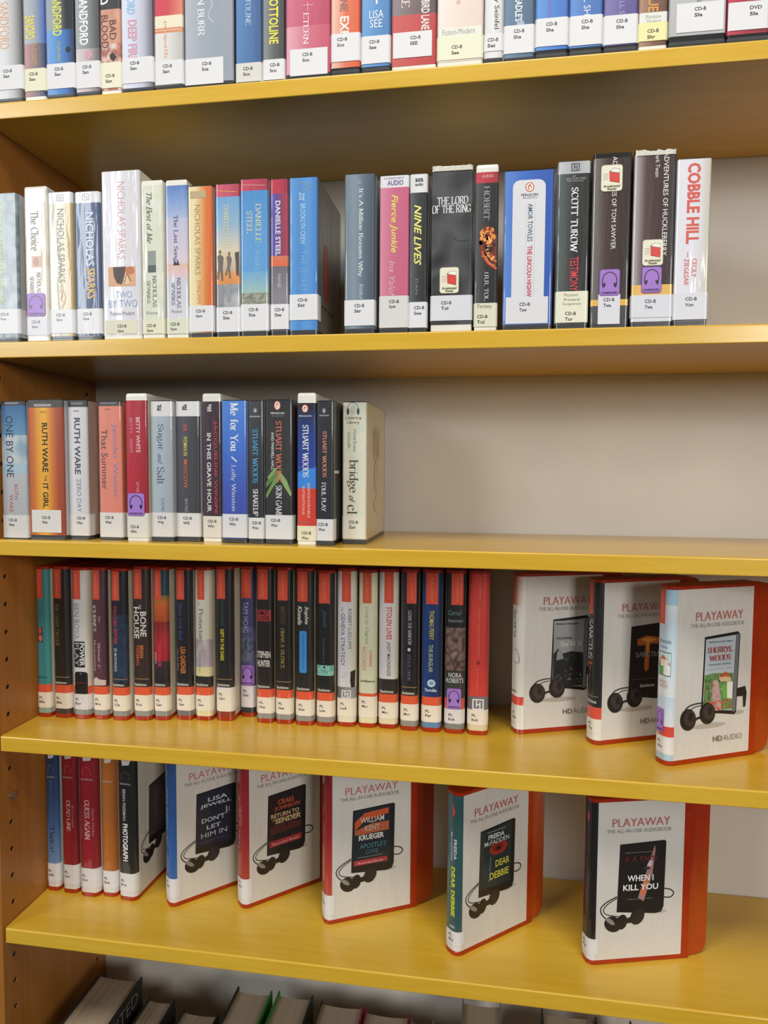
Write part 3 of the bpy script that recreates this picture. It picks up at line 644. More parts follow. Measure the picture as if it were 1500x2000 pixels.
A(764, 852, 'wide red and black banded spine with white vertical title, top shelf', [(None, 28, ('h', ['8c8286', '6e5a60', '4a3a3e'])), (28, None, ('h', ['c95a58', 'c24444', 'b43032']))], [('t', 'LE', -14, 14, .22, .4, 'ddd6d6', 's'), ('t', 'BBIRD LANE', -4, 60, .66, .84, 'ece6e4', 'b')], L(62, 112, 'SEE', .42, u0=.04, u1=.9), shell='white', side='ddd9d2')
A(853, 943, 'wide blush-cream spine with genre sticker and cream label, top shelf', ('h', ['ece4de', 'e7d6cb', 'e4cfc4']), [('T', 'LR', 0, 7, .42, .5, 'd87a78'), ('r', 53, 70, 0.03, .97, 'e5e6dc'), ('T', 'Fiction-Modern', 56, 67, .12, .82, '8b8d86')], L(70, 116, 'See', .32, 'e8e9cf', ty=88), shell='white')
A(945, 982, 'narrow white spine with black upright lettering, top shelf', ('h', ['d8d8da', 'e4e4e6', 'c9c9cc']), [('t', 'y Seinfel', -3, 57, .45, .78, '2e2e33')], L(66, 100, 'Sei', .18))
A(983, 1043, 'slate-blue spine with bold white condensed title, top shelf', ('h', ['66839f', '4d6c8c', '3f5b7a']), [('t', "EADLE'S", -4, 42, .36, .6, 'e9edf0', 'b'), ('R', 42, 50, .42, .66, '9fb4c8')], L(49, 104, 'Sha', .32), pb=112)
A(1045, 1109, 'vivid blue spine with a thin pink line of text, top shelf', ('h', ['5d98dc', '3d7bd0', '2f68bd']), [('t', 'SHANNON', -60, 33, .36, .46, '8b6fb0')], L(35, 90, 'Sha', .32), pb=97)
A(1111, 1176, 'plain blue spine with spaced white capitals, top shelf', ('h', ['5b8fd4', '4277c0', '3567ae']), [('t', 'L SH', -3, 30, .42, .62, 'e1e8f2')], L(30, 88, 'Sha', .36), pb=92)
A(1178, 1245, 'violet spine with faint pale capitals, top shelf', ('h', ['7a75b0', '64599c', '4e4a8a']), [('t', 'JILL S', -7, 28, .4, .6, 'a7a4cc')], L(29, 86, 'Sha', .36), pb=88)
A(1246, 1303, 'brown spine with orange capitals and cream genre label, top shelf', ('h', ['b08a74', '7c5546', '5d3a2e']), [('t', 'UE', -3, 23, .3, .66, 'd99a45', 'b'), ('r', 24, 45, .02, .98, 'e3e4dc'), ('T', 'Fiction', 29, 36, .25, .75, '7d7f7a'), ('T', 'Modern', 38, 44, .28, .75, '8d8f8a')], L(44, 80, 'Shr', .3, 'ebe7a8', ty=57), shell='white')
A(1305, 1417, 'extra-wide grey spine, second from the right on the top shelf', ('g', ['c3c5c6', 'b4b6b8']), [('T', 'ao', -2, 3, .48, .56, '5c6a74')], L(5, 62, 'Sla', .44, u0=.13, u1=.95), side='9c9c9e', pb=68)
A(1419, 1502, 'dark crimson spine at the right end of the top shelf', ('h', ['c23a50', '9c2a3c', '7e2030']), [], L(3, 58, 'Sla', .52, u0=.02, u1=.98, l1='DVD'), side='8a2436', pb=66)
# ================================================================== row B
def genre(root, w, V, t, y0, y1, u0, u1):
    P = Print(); P.text(t, u0*w, u1*w, V(y1), V(y0), lin('77776c')); P.build('genre_lettering', root, lambda x, z, e: (x, ydef(x, w, .0032)-e, z), M['slick'], .0007)
def sidefig(root, w, H):
    P = Print(); c = lin('c2b18c')
    for k in range(5): P.rect(.05+.012*k, .056+.012*k, H*(.62-.03*(k % 2)), H*(.82+.02*(k % 3)), c)
    P.ell(.08, H*.5, .02, .02, c); P.line([(.06, H*.4), (.085, H*.34), (.06, H*.26), (.09, H*.2)], .006, c)
    P.build('side_artwork', root, lambda x, z, e: (w+e, x, z), M['slick'], .0003)
def blot(root, w, H):
    P = Print(); P.ell(.047, H*.44, .018, H*.2, lin('8a3a30'), 0, 28); P.rect(.02, .09, H*.2, H*.215, lin('4a4844'))
    P.build('side_artwork', root, lambda x, z, e: (w+e, x, z), M['slick'], .0003)
def Bc(xl, xr, yt, desc, bands, ops=(), lab=None, **k): return CD('B', xl, xr, yt, desc, bands, ops, lab, **k)  # glare is painted into these spine colours, as pale edges and mottling
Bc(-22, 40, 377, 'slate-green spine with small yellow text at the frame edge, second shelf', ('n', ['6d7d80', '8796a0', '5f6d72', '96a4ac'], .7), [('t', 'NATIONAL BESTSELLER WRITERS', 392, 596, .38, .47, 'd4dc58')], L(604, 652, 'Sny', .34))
Bc(52, 97, 363, 'cream spine with white cap, small portrait and purple sticker, second shelf', ('n', ['ded4c4', 'e5e0d6', 'd9c9b4'], .8), [('t', 'The Choice', 412, 490, .28, .62, '4c4844', 's'), ('r', 500, 522, .3, .72, 'c9a288'), ('e', 502, 520, .38, .62, 'b47a64'), ('t', 'NICHOLAS', 532, 572, .5, .68, '55524e', 's'), ('t', 'SPARKS', 540, 572, .2, .38, '55524e', 's')], L(620, 655, 'Spa', .25, 'dcdce2', ty=626), shell='white', pt=396, hp=(573, 618, .06, .86), side='c9b490')
Bc(98, 146, 374, 'pale olive spine with white top band and grey title, second shelf', [(None, 397, 'dcdde0'), (397, None, ('h', ['cfcdc2', 'd3d0c0', 'c9bb94', 'b69c62']))], [('H', 380, 393, .36, .66, 'a9a9ae'), ('t', 'NICHOLAS SPARKS', 408, 552, .38, .66, '7c7c72'), ('l', [(.42, 568), (.55, 575), (.46, 584), (.6, 592), (.5, 600)], .8, 'c98f88'), ('l', [(.56, 566), (.66, 580), (.58, 598)], .7, 'c98f88')], L(605, 651, 'Spa', .28))
Bc(150, 199, 373, 'slate-blue spine with white then golden title, second shelf', [(None, 396, 'dfe0e3'), (396, None, ('h', ['6d7c98', '5c6b8c', '44557a']))], [('H', 378, 391, .32, .6, 'a9a9ae'), ('t', 'NICHOLAS ', 415, 520, .44, .76, 'c5d2e2', 'b'), ('t', 'SPARKS', 524, 584, .46, .78, 'ddb45c', 'b')], L(603, 652, 'Spa', .28))
Bc(202, 277, 332, 'tallest wide white spine with small couple photo, second shelf left', ('h', ['e3e3ea', 'e6e5ee', 'dcdbe4', 'd2d0d4']), [('t', 'NICHOLAS SPARKS', 355, 506, .42, .62, 'dba898', 'l'), ('r', 521, 559, .16, .86, 'd9a57c'), ('p', [(.28, 521), (.62, 521), (.56, 545), (.5, 556), (.38, 553), (.3, 540)], '4a3a34'), ('e', 521, 537, .6, .84, 'c2744a'), ('p', [(.55, 545), (.62, 534), (.72, 553), (.6, 556)], 'e8c8a4'), ('l', [(.58, 553), (.64, 536), (.74, 550)], 1.1, '6a3c2c'), ('T', 'TWO', 569, 582, .34, .76, '6f9cc9', 'l'), ('T', 'BY TWO', 586, 600, .16, .9, '6f9cc9', 'l'), ('T', 'Fiction-Modern', 608, 616, .2, .82, '8a8d90')], L(625, 652, 'Spa', .38, 'deddc6', u0=.06, u1=.9, ty=634), shell='white', side='ddd4c6')
Bc(278, 321, 351, 'pale green spine with white cap and a tiny lake photo, second shelf', ('n', ['e1e2d2', 'd6dac6', 'e4e4d8'], .7), [('t', 'The Best of Me', 376, 475, .26, .52, '5c6a5c', 'si'), ('r', 490, 532, .3, .66, '8d9592'), ('r', 518, 532, .3, .66, '4f5856'), ('t', 'NICHOLAS', 538, 600, .5, .68, '6f7a6c', 's'), ('t', 'SPARKS', 548, 592, .24, .4, '6f7a6c', 's'), ('T', 'Fiction', 608, 614, .22, .72, '8a8d90')], L(623, 652, 'Spa', .22, 'e3e2c8', ty=633), shell='white', pt=362)
Bc(325, 368, 350, 'blue-to-lavender spine with white cap and a tiny silhouette, second shelf', [(None, 425, ('g', ['5a7fc0', '7f9ed2', 'a7b6d8'])), (425, 515, ('g', ['b9bfda', 'c9c3d8', 'd9ccd6'])), (515, 545, ('g', ['e0b8a4', 'd8c6d2'])), (545, None, ('g', ['ccccda', 'dcdce2']))], [('t', 'The Last Song', 420, 510, .34, .58, '51557a', 's'), ('p', [(.35, 518), (.4, 508), (.5, 514), (.56, 507), (.64, 518)], '2e2c3c'), ('t', 'NICHOLAS', 542, 602, .5, .68, '6a6d88', 's'), ('t', 'SPARKS', 552, 596, .26, .42, '6a6d88', 's'), ('T', 'Fiction', 605, 611, .26, .74, '8a8d90')], L(622, 652, 'Spa', .2, 'dddfca', ty=630), shell='white', pt=362)
Bc(369, 417, 361, 'cream spine shading to bright orange on its right, second shelf', ('h', ['e6d9a8', 'ecdcae', 'e2b26e', 'd8702c', 'd35f1e']), [('r', 373, 387, .1, .74, 'b9a880'), ('t', 'NICHOLAS SPARKS', 400, 536, .28, .5, '8d8a66', 'l'), ('t', 'DREAM', 548, 592, .36, .5, 'd28a5c')], L(597, 648, 'Spa', .3), pt=364)
Bc(422, 469, 358, 'blue-sky spine with pink top band and beach figures, second shelf', [(None, 384, ('h', ['cf5a72', 'c8526a', 'b03a50'])), (384, 490, ('g', ['6ea3d4', '8fb2cc', 'd8cdb4'])), (490, 530, ('g', ['dccaa8', 'c0ab92'])), (530, 555, ('g', ['e39a54', 'd98a4c'])), (555, None, ('n', ['a5a9ae', '8a8d94', 'babdc2'], .8))], [('L', [(.1, 372), (.9, 376)], .7, 'e7b84c'), ('t', 'DANIELLE STEEL', 400, 488, .36, .56, 'd8d6b4', 's'), ('p', [(.08, 500), (.2, 496), (.34, 502), (.3, 522), (.32, 548), (.24, 548), (.2, 526), (.12, 546), (.06, 544), (.12, 520)], '6c655f'), ('p', [(.46, 502), (.58, 498), (.68, 506), (.6, 524), (.64, 544), (.56, 544), (.52, 526), (.44, 540), (.4, 536), (.5, 518)], '726b64'), ('p', [(.8, 494), (.97, 492), (.97, 540), (.86, 538), (.84, 516)], '4a4a52'), ('r', 556, 596, .1, .3, '8f9196'), ('r', 556, 590, .46, .62, '96989c'), ('e', 488, 495, .14, .24, '6c655f'), ('e', 492, 499, .52, .62, '726b64')], L(600, 648, 'Ste', .3))
Bc(470, 524, 348, 'bright sky-blue spine with red band and pale gold title, second shelf', [(None, 372, ('h', ['c84a64', 'be4058', 'a83248'])), (372, 530, ('g', ['4a8fce', '5b9bd6', '5f9fd8'])), (530, 572, ('g', ['6ba8d4', '9fc0b8'])), (572, None, ('n', ['8f8f82', 'a8b2a0', '6f6c60', 'b5b8a4'], 2))], [('L', [(.1, 360), (.9, 363)], .6, 'e0b8a8'), ('t', 'DANIELLE', 398, 475, .56, .76, 'cfd2b8', 's'), ('t', 'STEEL', 412, 456, .24, .44, 'cfd2b8', 's'), ('t', 'SUSPECTS', 490, 545, .56, .66, '9cc4e0', 's')], L(594, 646, 'Ste', .3))
Bc(528, 563, 348, 'narrow red and indigo sunset spine with slanting white title, second shelf', [(None, 378, ('h', ['c83a4c', 'b8304a', '96283c'])), (378, 500, ('h', ['6e5fb4', '5a4a9c', '8c3a58', 'b03a50'])), (500, 520, ('g', ['d87a5c', 'e0683c'])), (520, None, ('g', ['6e6a74', '8a8890', '5c5860']))], [('t', 'DANIELLE STEEL', 392, 500, .3, .58, 'd9dcf0', 'b'), ('t', 'NINE', 536, 562, .42, .6, 'c9c9d0')], L(594, 643, 'Ste', .25))
Bc(565, 620, 345, 'clear-blue spine ending a run, its grey side face bare, second shelf', ('h', ['6aa4dc', '4a8ad0', '5a9adc', '3f7ec4']), [('l', [(.3, 360), (.45, 356), (.6, 362), (.75, 358), (.7, 370), (.4, 372)], 1, '8f9a92'), ('t', 'ZOE', 376, 392, .36, .54, 'e2ecf4', 'i'), ('t', 'BROOKLYN CREW', 398, 478, .4, .58, 'a8ccec', 'b'), ('t', 'THE SECRET', 490, 570, .42, .6, '86b4e0')], L(575, 625, 'Sti', .3), side='7e7e78', sider='6a6862', extra=lambda root, w, H, V, pl: blot(root, w, H))
Bc(672, 731, 338, 'blue-grey glossy spine with long white serif title, second shelf', ('h', ['6f7f8c', '8496a4', '5c6c7a', '42505c']), [('T', 'S&S', 352, 360, .4, .56, 'aab4bc'), ('t', "It's A Million Reasons Why", 368, 540, .44, .62, 'dfe4e8', 's'), ('t', 'Jessica', 553, 584, .5, .64, 'c6ccd2', 'si')], L(586, 636, 'Str', .34))
Bc(740, 797, 341, 'rose-pink spine with yellow handwritten title and white cap band, second shelf', [(None, 366, 'e2e2e6'), (366, None, ('h', ['d98aa2', 'c96a88', 'c96282']))], [('T', 'A LISTENING GROUP', 346, 350, .14, .82, '7a6ca4'), ('T', 'AUDIO', 352, 362, .26, .8, '6f5fa2', 'b'), ('t', 'Fierce Junkie', 380, 494, .34, .62, 'e6d468', 'bi'), ('t', 'Ina Yalof', 510, 580, .34, .54, 'e3b6c4', 'i')], L(578, 640, 'Syk', .34, 'd9d8d6'))
Bc(798, 833, 338, 'narrow black spine with slanted yellow brush capitals, second shelf', [(None, 376, ('h', ['d8dadd', 'e4e6e8', 'dcdcde'])), (376, None, ('h', ['5d6266', '36393c', '1e1f22']))], [('T', 'asa', 348, 355, .3, .74, '2c2c30', 'b'), ('T', 'audio', 357, 363, .3, .74, '2c2c30', 'b'), ('t', 'NINE LIVES', 400, 518, .26, .66, 'e9e37a', 'bi'), ('t', 'DAN', 545, 575, .36, .5, '8d9296')], L(590, 640, 'Swa', .3))
def torn(root, w, H, V, place):
    vs = []; fs = []; n = 18
    for i in range(n+1):
        x = .001+(w-.002)*i/n; z = H-.0035+.003*noise.noise(Vector((x*260, 3.1+w*50, 0)))
        vs += [(x, ydef(x, w, .004)-.0008, H-.007), (x, ydef(x, w, .004)-.0012, z+.002), (x, ydef(x, w, .004)+.004, z+.0035)]
        if i:
            a = 3*(i-1); fs += [[a, a+3, a+4, a+1], [a+1, a+4, a+5, a+2]]
    link('frayed_cover_edge', vs, fs, M['frayed'], root)
M['frayed'] = plain('frayed_white_lining', 'd8d4c8', .6, .2, .15, 500, .4)
Bc(840, 921, 322, 'wide black slipcased volume with white serif capitals across it, second shelf', ('n', ['3c3d3f', '303133', '505255', '262628'], .5), [('T', 'THE LORD', 384, 399, .14, .88, 'eeeef0', 's'), ('T', 'OF THE RING', 400, 416, .02, .94, 'eeeef0', 's'), ('l', [(.55, 466), (.7, 472), (.92, 470)], .7, '2a2a2c')], L(577, 626, 'Tol', .26, 'dadbe2', ty=588), shell='white', pt=326, pb=634, ar=(522, 573, .22, .68), extra=torn, side='3a3a3c', d=.13)
Bc(925, 970, 320, 'black spine with cream cap, red band and a fiery picture, second shelf', [(None, 357, ('h', ['c84454', 'b8303e', 'a02834'])), (357, None, ('h', ['58585a', '2a292b', '19181a']))], [('T', 'AUDIO', 341, 347, .28, .76, 'e8c8c8'), ('t', 'HOBBIT', 363, 430, .36, .62, '9a9a9c', 's'), ('p', [(.2, 462), (.4, 440), (.7, 444), (.95, 462), (.96, 512), (.8, 526), (.5, 512), (.3, 492)], '6a2412'), ('s', .28, .8, 445, 475, ['e88a3c', 'f4b868', 'c4581e', 'f0a050', '8a3014'], 34, .003, 11), ('s', .36, .82, 475, 508, ['c4481a', '2a1410', 'e07028', 'f0b070', '3c1a10'], 34, .0028, 12), ('s', .2, .6, 455, 500, ['2a1612', '5c2414', '8c3c1c'], 16, .0026, 13), ('l', [(.3, 490), (.5, 510), (.75, 520), (.96, 526)], 2.4, 'd8481e'), ('l', [(.5, 494), (.7, 505), (.95, 512)], 1.4, 'f08a3a'), ('l', [(.45, 500), (.65, 514), (.9, 520)], .7, 'f4c070'), ('t', 'J.R.R. TOL', 530, 588, .44, .62, 'c6c6c8', 's')], L(592, 638, 'Tol', .14, 'dedec4', ty=615), shell='white', pt=336, extra=lambda root, w, H, V, pl: genre(root, w, V, 'Fantasy', 594, 604, .16, .78))
Bc(981, 1077, 331, 'widest bright-blue spine with a white notched title panel, second shelf', ('h', ['5c8ad4', '3c6ec6', '2f5fba', '2a56ac']), [('R', 351, 600, .17, .83, 'dcdde2'), ('r', 395, 585, .44, .445, 'a9b0a0'), ('r', 395, 585, .62, .625, 'a9b0a0'), ('penguin', 356, 375, .42, .6, 'c0503c', 'f2efe8'), ('T', 'PENGUIN', 378, 383, .34, .68, '33343a', 'b'), ('T', 'AUDIO', 384, 388, .36, .66, '6a6b70'), ('t', 'AMOR TOWLES', 398, 472, .48, .58, '3f5f78', 'b'), ('t', 'THE LINCOLN HIGHW', 480, 580, .48, .58, 'd0485e', 'b')], L(580, 632, 'Tow', .34, 'dcdce0', u0=.06, u1=.92, ty=591))
Bc(1084, 1147, 313, 'black spine with silver head, white serif and red condensed lettering, second shelf', [(None, 339, ('h', ['c5c8cc', 'a8abb0', 'bfc2c6'])), (339, None, ('h', ['5a6462', '26282a', '1a1b1c']))], [('H', 319, 334, .4, .66, '55585e'), ('T', '#1', 342, 346, .44, .54, 'a9acae'), ('T', 'NEW YORK TIMES', 347, 351, .24, .86, 'a9acae'), ('T', 'BESTSELLING', 352, 355, .28, .78, 'a9acae'), ('t', 'SCOTT TUROW', 366, 494, .42, .64, 'e9e9ec', 'sb'), ('t', 'TESTIMONY', 502, 568, .42, .68, 'e04a52', 'B')], L(569, 630, 'Tur', .3, 'e6e5cf', ty=609), pb=632, extra=lambda root, w, H, V, pl: (genre(root, w, V, 'Fiction/', 573, 579, .26, .7), genre(root, w, V, 'Printers/', 582, 588, .26, .76), genre(root, w, V, 'Suspense', 591, 597, .22, .78)))
Bc(1152, 1226, 298, 'chestnut-brown spine in black case with sticker over its title, second shelf', [(None, 585, ('h', ['7a7573', '3e2624', '301c1a', '241c1e'])), (585, 597, 'e3b44e'), (597, None, ('h', ['4a4a4c', '3a3a3c']))], [('t', 'ADVENTURES OF TOM SAWYER', 306, 487, .5, .62, 'e9e6e6')], (575, 633, 'dcdce4', .2, .78, ['CD-B', 'Twa'], .34, 582), ar=(322, 374, .2, .76), hp=(526, 578, .22, .76), side='2a2426', pt=308, d=.14)
Bc(1231, 1312, 291, 'brown spine with torn white top edge and long white title, second shelf', [(None, 556, ('h', ['b9b4b6', '54383a', '3c2220', '321c1c', '3a3234'])), (556, 580, 'e6b660'), (580, None, 'd9dae2')], [('t', 'Mark Twain', 297, 346, .5, .6, 'e6e2e2'), ('t', 'ADVENTURES OF HUCKLEBERRY', 298, 500, .7, .82, 'efecec')], (576, 620, 'dadbe3', -1, 2, ['CD-B', 'Twa'], .33, 585), ar=(468, 519, .24, .74), hp=(521, 572, .24, .72), side='3a2c2c', extra=torn, pt=300, d=.14)
Bc(1314, 1381, 308, 'white spine with bold red title, rightmost on the second shelf', ('h', ['e2e2e8', 'e0e0ea', 'dcdbe2', 'c4bca8']), [('t', 'COBBLE HILL', 318, 476, .3, .68, 'd8574c', 'B'), ('t', 'CECILY', 505, 541, .5, .64, 'd8574c', ''), ('t', 'ZIEGESAR', 505, 557, .28, .42, 'd8574c', ''), ('L', [(.37, 492), (.37, 502)], .7, 'd8574c')], L(572, 624, 'Von', .34, 'dddde4', u0=.0, u1=1), pb=624)
# ================================================================== row C
def Cc(xl, xr, yt, yb, desc, bands, ops=(), lab=None, **k): return CD('C', xl, xr, yt, desc, bands, ops, lab, yb=yb, **k)
YC = 1056
k1 = '3a3a40'
Cc(6, 55, 783, 1053, 'blue-to-grey snowy spine with navy title, first on the third shelf', [(None, 792, k1), (792, 850, ('g', ['2f6496', '5f90b4'])), (850, 905, ('n', ['9fb2bc', 'c2c8ca', '7fa0b4'], .7)), (905, 925, 'a3bccc'), (925, None, ('g', ['b4b8bc', 'a9abb0']))], [('r', 786, 789, .2, .74, '8e9094'), ('t', 'ONE BY ONE', 812, 932, .22, .5, '22344e'), ('t', 'RUTH', 946, 975, .5, .64, 'c05a62'), ('t', 'WARE', 966, 1000, .3, .44, 'c05a62')], L(1006, 1050, 'War', .26, 'd2d1cf'))
Cc(57, 128, 780, 1054, 'glowing orange and yellow spine with inset white label, third shelf', [(None, 796, '4a4644'), (796, None, ('h', ['b5522c', 'c8702c', 'e6a52c', 'ecae34', 'd07830', 'a84a28', '93402a']))], [('r', 789, 794, .2, .68, 'a3a09c'), ('r', 803, 806, .36, .54, 'b98a2c'), ('t', 'RUTH WARE', 826, 922, .4, .56, '2e2214', 'b'), ('t', 'THE', 928, 940, .44, .52, '4a3418'), ('t', 'IT GIRL', 944, 992, .4, .55, '2e2214', 'b')], (996, 1040, 'dad8d4', .08, .9, ['CD-B', 'War'], .36, 1008), pb=1045)
Cc(130, 174, 781, 1054, 'white spine beside the orange one with grey-black title, third shelf', [(None, 795, '3f3f45'), (795, None, ('h', ['d8d7da', 'd6d6da', 'c9c8ca']))], [('r', 786, 790, .2, .8, '77787c'), ('r', 801, 804, .32, .58, '9a9a9e'), ('t', 'RUTH WARE', 816, 926, .34, .64, '4a4a5c', 'b'), ('t', 'ZERO DAY', 935, 1000, .42, .64, '8a8a94')], (1004, 1046, 'd9d7d4', -1, 2, ['CD-B', 'War'], .4, 1009), side='b49e8c')
Cc(195, 240, 783, 1055, 'coral-pink spine with blue and dark handwritten title, third shelf', [(None, 793, '4a4446'), (793, None, ('h', ['dd8a78', 'dd8672', 'd87f6c']))], [('r', 786, 789, .12, .8, '7c787a'), ('r', 798, 800, .3, .56, 'a8665c'), ('t', 'Jennifer Weiner', 828, 972, .58, .84, '8a80b4', ''), ('t', 'That Summer', 838, 956, .14, .4, '5c4658', '')], L(1001, 1049, 'Wei', .26, 'd8d6d3'), side='c46a58')
Cc(248, 290, 768, 1058, 'crimson spine with white cap and purple sticker, third shelf', ('h', ['b82c3c', 'b01e30', '96182a']), [('t', 'BETTY WHITE', 815, 884, .5, .68, 'e6b8bc', 'b'), ('t', 'BETTY', 816, 848, .2, .34, 'c8808a', 'b'), ('t', 'WHITE', 856, 884, .2, .34, 'c8808a', 'b'), ('t', 'BETTY WHITE', 942, 962, .48, .6, 'd8b8bc')], (1002, 1050, 'dcd9cf', -1, 2, ['CD-B', 'Whi'], .18, 1026), shell='white', pt=782, hp=(963, 1008, .06, .86), side='c8bca4')
Cc(294, 339, 782, 1058, 'pale grey-blue spine with thin italic serif title, third shelf', [(None, 813, 'd9d9da'), (813, None, ('h', ['a9b8c2', 'a6b4be', '98a4ac']))], [('T', 'sl', 790, 796, .34, .52, '2e2e34', 'B'), ('T', 'E', 797, 802, .34, .52, '2e2e34', 'B'), ('t', 'Sugar', 828, 880, .3, .62, '4c5864', 'sl'), ('t', 'and', 886, 906, .34, .54, '4c5864', 'sli'), ('t', 'Salt', 912, 946, .3, .62, '4c5864', 'sl'), ('t', 'SUSAN', 972, 998, .46, .62, '7c8890', 'sl')], L(1001, 1048, 'Wig', .3, 'd6d5d2'))
Cc(344, 391, 782, 1058, 'charcoal spine with tiny red and yellow title and white head band, third shelf', [(None, 813, 'dcdcdd'), (813, None, ('h', ['4c4c56', '46464e', '383840']))], [('T', 'slE', 790, 801, .3, .5, '2e2e34', 'B'), ('t', 'OUR', 828, 842, .34, .5, 'd8584c', 'b'), ('t', 'WOMAN IN', 852, 890, .34, .5, 'dccf4c', 'b'), ('t', 'MOSCOW', 898, 953, .34, .5, 'd8683c', 'b'), ('t', 'BEATRIZ', 974, 1000, .38, .5, 'a8a8ae')], L(1002, 1048, 'Wil', .3, 'd9d8d6'))
Cc(396, 433, 768, 1059, 'dark maroon spine with white cap, red and white capitals, third shelf', ('h', ['4a3640', '3c2a34', '30222c']), [('T', 'slE', 790, 804, .3, .52, 'cfcdd0', 'B'), ('t', 'JACQUELINE WINSPE', 822, 1004, .6, .8, 'b8384a', 'b'), ('t', 'IN THIS GRAVE HOUR', 846, 1000, .26, .48, 'd6d2d4', 'b')], L(1008, 1050, 'Win', .28, 'd8d3c8'), shell='white', pt=784)
Cc(434, 482, 781, 1061, 'cobalt-blue spine with long white serif title, third shelf', ('g', ['4f84d6', '4070cc', '3f55b0', '3c4ca4']), [('t', 'Me for You', 786, 882, .36, .68, 'dfe4ee', 'sb'), ('L', [(.4, 892), (.62, 902)], 2.2, 'c9d4ea'), ('t', 'Lolly Winston', 908, 998, .36, .58, 'b4c2e0', 's')], L(1004, 1050, 'Win', .3, 'd7d8dd'))
Cc(485, 515, 782, 1062, 'narrow black spine with teal name and white title, third shelf', ('g', ['3e4248', '2e3136', '28292e']), [('penguin', 797, 806, .38, .6, 'b8babc', '44484c'), ('T', 'PENGUIN', 812, 815, .14, .8, 'c9cacc', 'b'), ('t', 'STUART WOODS', 838, 944, .3, .66, '4f9cc8', 'sb'), ('t', 'SHAKEUP', 955, 1008, .32, .66, 'd9dadc', 'sb')], L(1011, 1052, 'Woo', .26, 'd9d9da'))
Cc(518, 571, 780, 1063, 'black spine with green leaf picture and red-brown name, third shelf', [(None, 915, ('g', ['2c2c2e', '333334', '30302f'])), (915, None, ('g', ['34362f', '2e2e2f', '2a2a2c']))], [('penguin', 783, 801, .34, .58, 'c85a44', 'f0ece4'), ('T', 'PENGUIN', 805, 809, .22, .72, 'c9cacc', 'b'), ('T', 'AUDIO', 811, 814, .24, .7, '8c8c8e'), ('p', [(.02, 968), (.35, 934), (.6, 922), (.56, 934), (.3, 952), (.06, 974)], '6f9450'), ('p', [(.02, 944), (.3, 926), (.58, 916), (.5, 928), (.2, 944), (.02, 954)], '5a7c44'), ('p', [(.55, 920), (.8, 938), (.98, 964), (.94, 970), (.7, 950), (.5, 930)], '88a868'), ('p', [(.1, 932), (.34, 915), (.5, 912), (.36, 924), (.14, 938)], '7ea05c'), ('t', 'STUART WOODS', 822, 942, .4, .62, 'c8705c', 'sb'), ('t', 'AND PARNELL HALL', 844, 918, .24, .34, 'c8c8ca', 'b'), ('t', 'SKIN GAME', 948, 1010, .4, .62, 'd6d6d8', 's')], L(1006, 1053, 'Woo', .22, 'd9d9da'), side='3a2c30')
Cc(580, 617, 767, 1065, 'navy, blue and red banded spine with white cap, third shelf', [(None, 800, '23232c'), (800, 912, ('g', ['22284a', '24408a', '2a3f94'])), (912, 954, ('h', ['3c7cd8', '3a8ae0', '3c80d8'])), (954, None, ('h', ['d84c3c', 'd8402e', 'c83c30']))], [('p', [(0.02, 914), (.98, 904), (.98, 912), (.02, 922)], '2a3f94'), ('penguin', 790, 806, .26, .6, 'c85a44', 'f0ece4'), ('T', 'PENGUIN', 811, 814, .1, .78, 'c9cacc', 'b'), ('t', 'STUART WOODS', 830, 932, .3, .62, 'e0e2ea', 'sb'), ('t', 'DISHONORABLE', 944, 1012, .56, .7, 'e8b0a4', 'b'), ('t', 'INTENTIONS', 950, 1006, .28, .42, 'e8b0a4', 'b'), ('T', 'Mystery', 1018, 1023, .1, .74, '8a8a80')], L(1027, 1056, 'Woo', .26, 'e4dfc0', ty=1038), shell='white', pt=787, side='d4d0c4')
Cc(618, 651, 782, 1066, 'slim near-black spine with small salmon name, beside the pale wide case', ('g', ['2e2f34', '2a2b30', '2a2a30']), [('penguin', 797, 807, .34, .54, 'a8aaac', '3a3c40'), ('T', 'PENGUIN', 810, 813, .18, .72, 'b9babc', 'b'), ('t', 'STUART WOODS', 842, 932, .36, .6, 'd88a7c', 'sb'), ('t', 'FOUL PLAY', 942, 1000, .3, .56, 'd2d2d6', 'sb')], L(1014, 1056, 'Woo', .12, 'd9d9dc'), side='4c4c48', extra=lambda root, w, H, V, pl: boxpart('security_tab', (w, w+.0007, .008, .03, H*.5, H*.52), M['white'], root))
Cc(668, 715, 784, 1060, 'pale green-white case ending the row, tan side face showing, third shelf', ('n', ['d9dcc8', 'd2d8c8', 'ded8c4', 'cdd4c2'], .8), [('l', [(.22, 806), (.24, 792), (.42, 786), (.62, 792), (.66, 806)], .7, '4c5248'), ('e', 797, 810, .18, .28, '3a3e38'), ('e', 797, 810, .6, .7, '3a3e38'), ('e', 790, 808, .32, .56, 'c2c4b4'), ('T', 'Listening', 813, 820, .14, .78, '4c5248', ''), ('T', 'Library', 822, 829, .2, .7, '4c5248', ''), ('t', 'markus', 838, 882, .46, .6, '8c9080', 'sl'), ('t', 'zusak', 842, 876, .22, .36, '8c9080', 'sl'), ('t', 'bridge', 898, 962, .2, .66, '3c4038', 'sl'), ('t', 'of', 968, 982, .28, .54, '3c4038', 'sli'), ('t', 'cl', 986, 1004, .22, .62, '3c4038', 'sl')], (1008, 1052, 'd9d8cc', 0, .98, ['CD-B', 'Zus'], .28, 1017), side='cbbb96', Y=.05, d=.158, extra=lambda root, w, H, V, pl: sidefig(root, w, H))
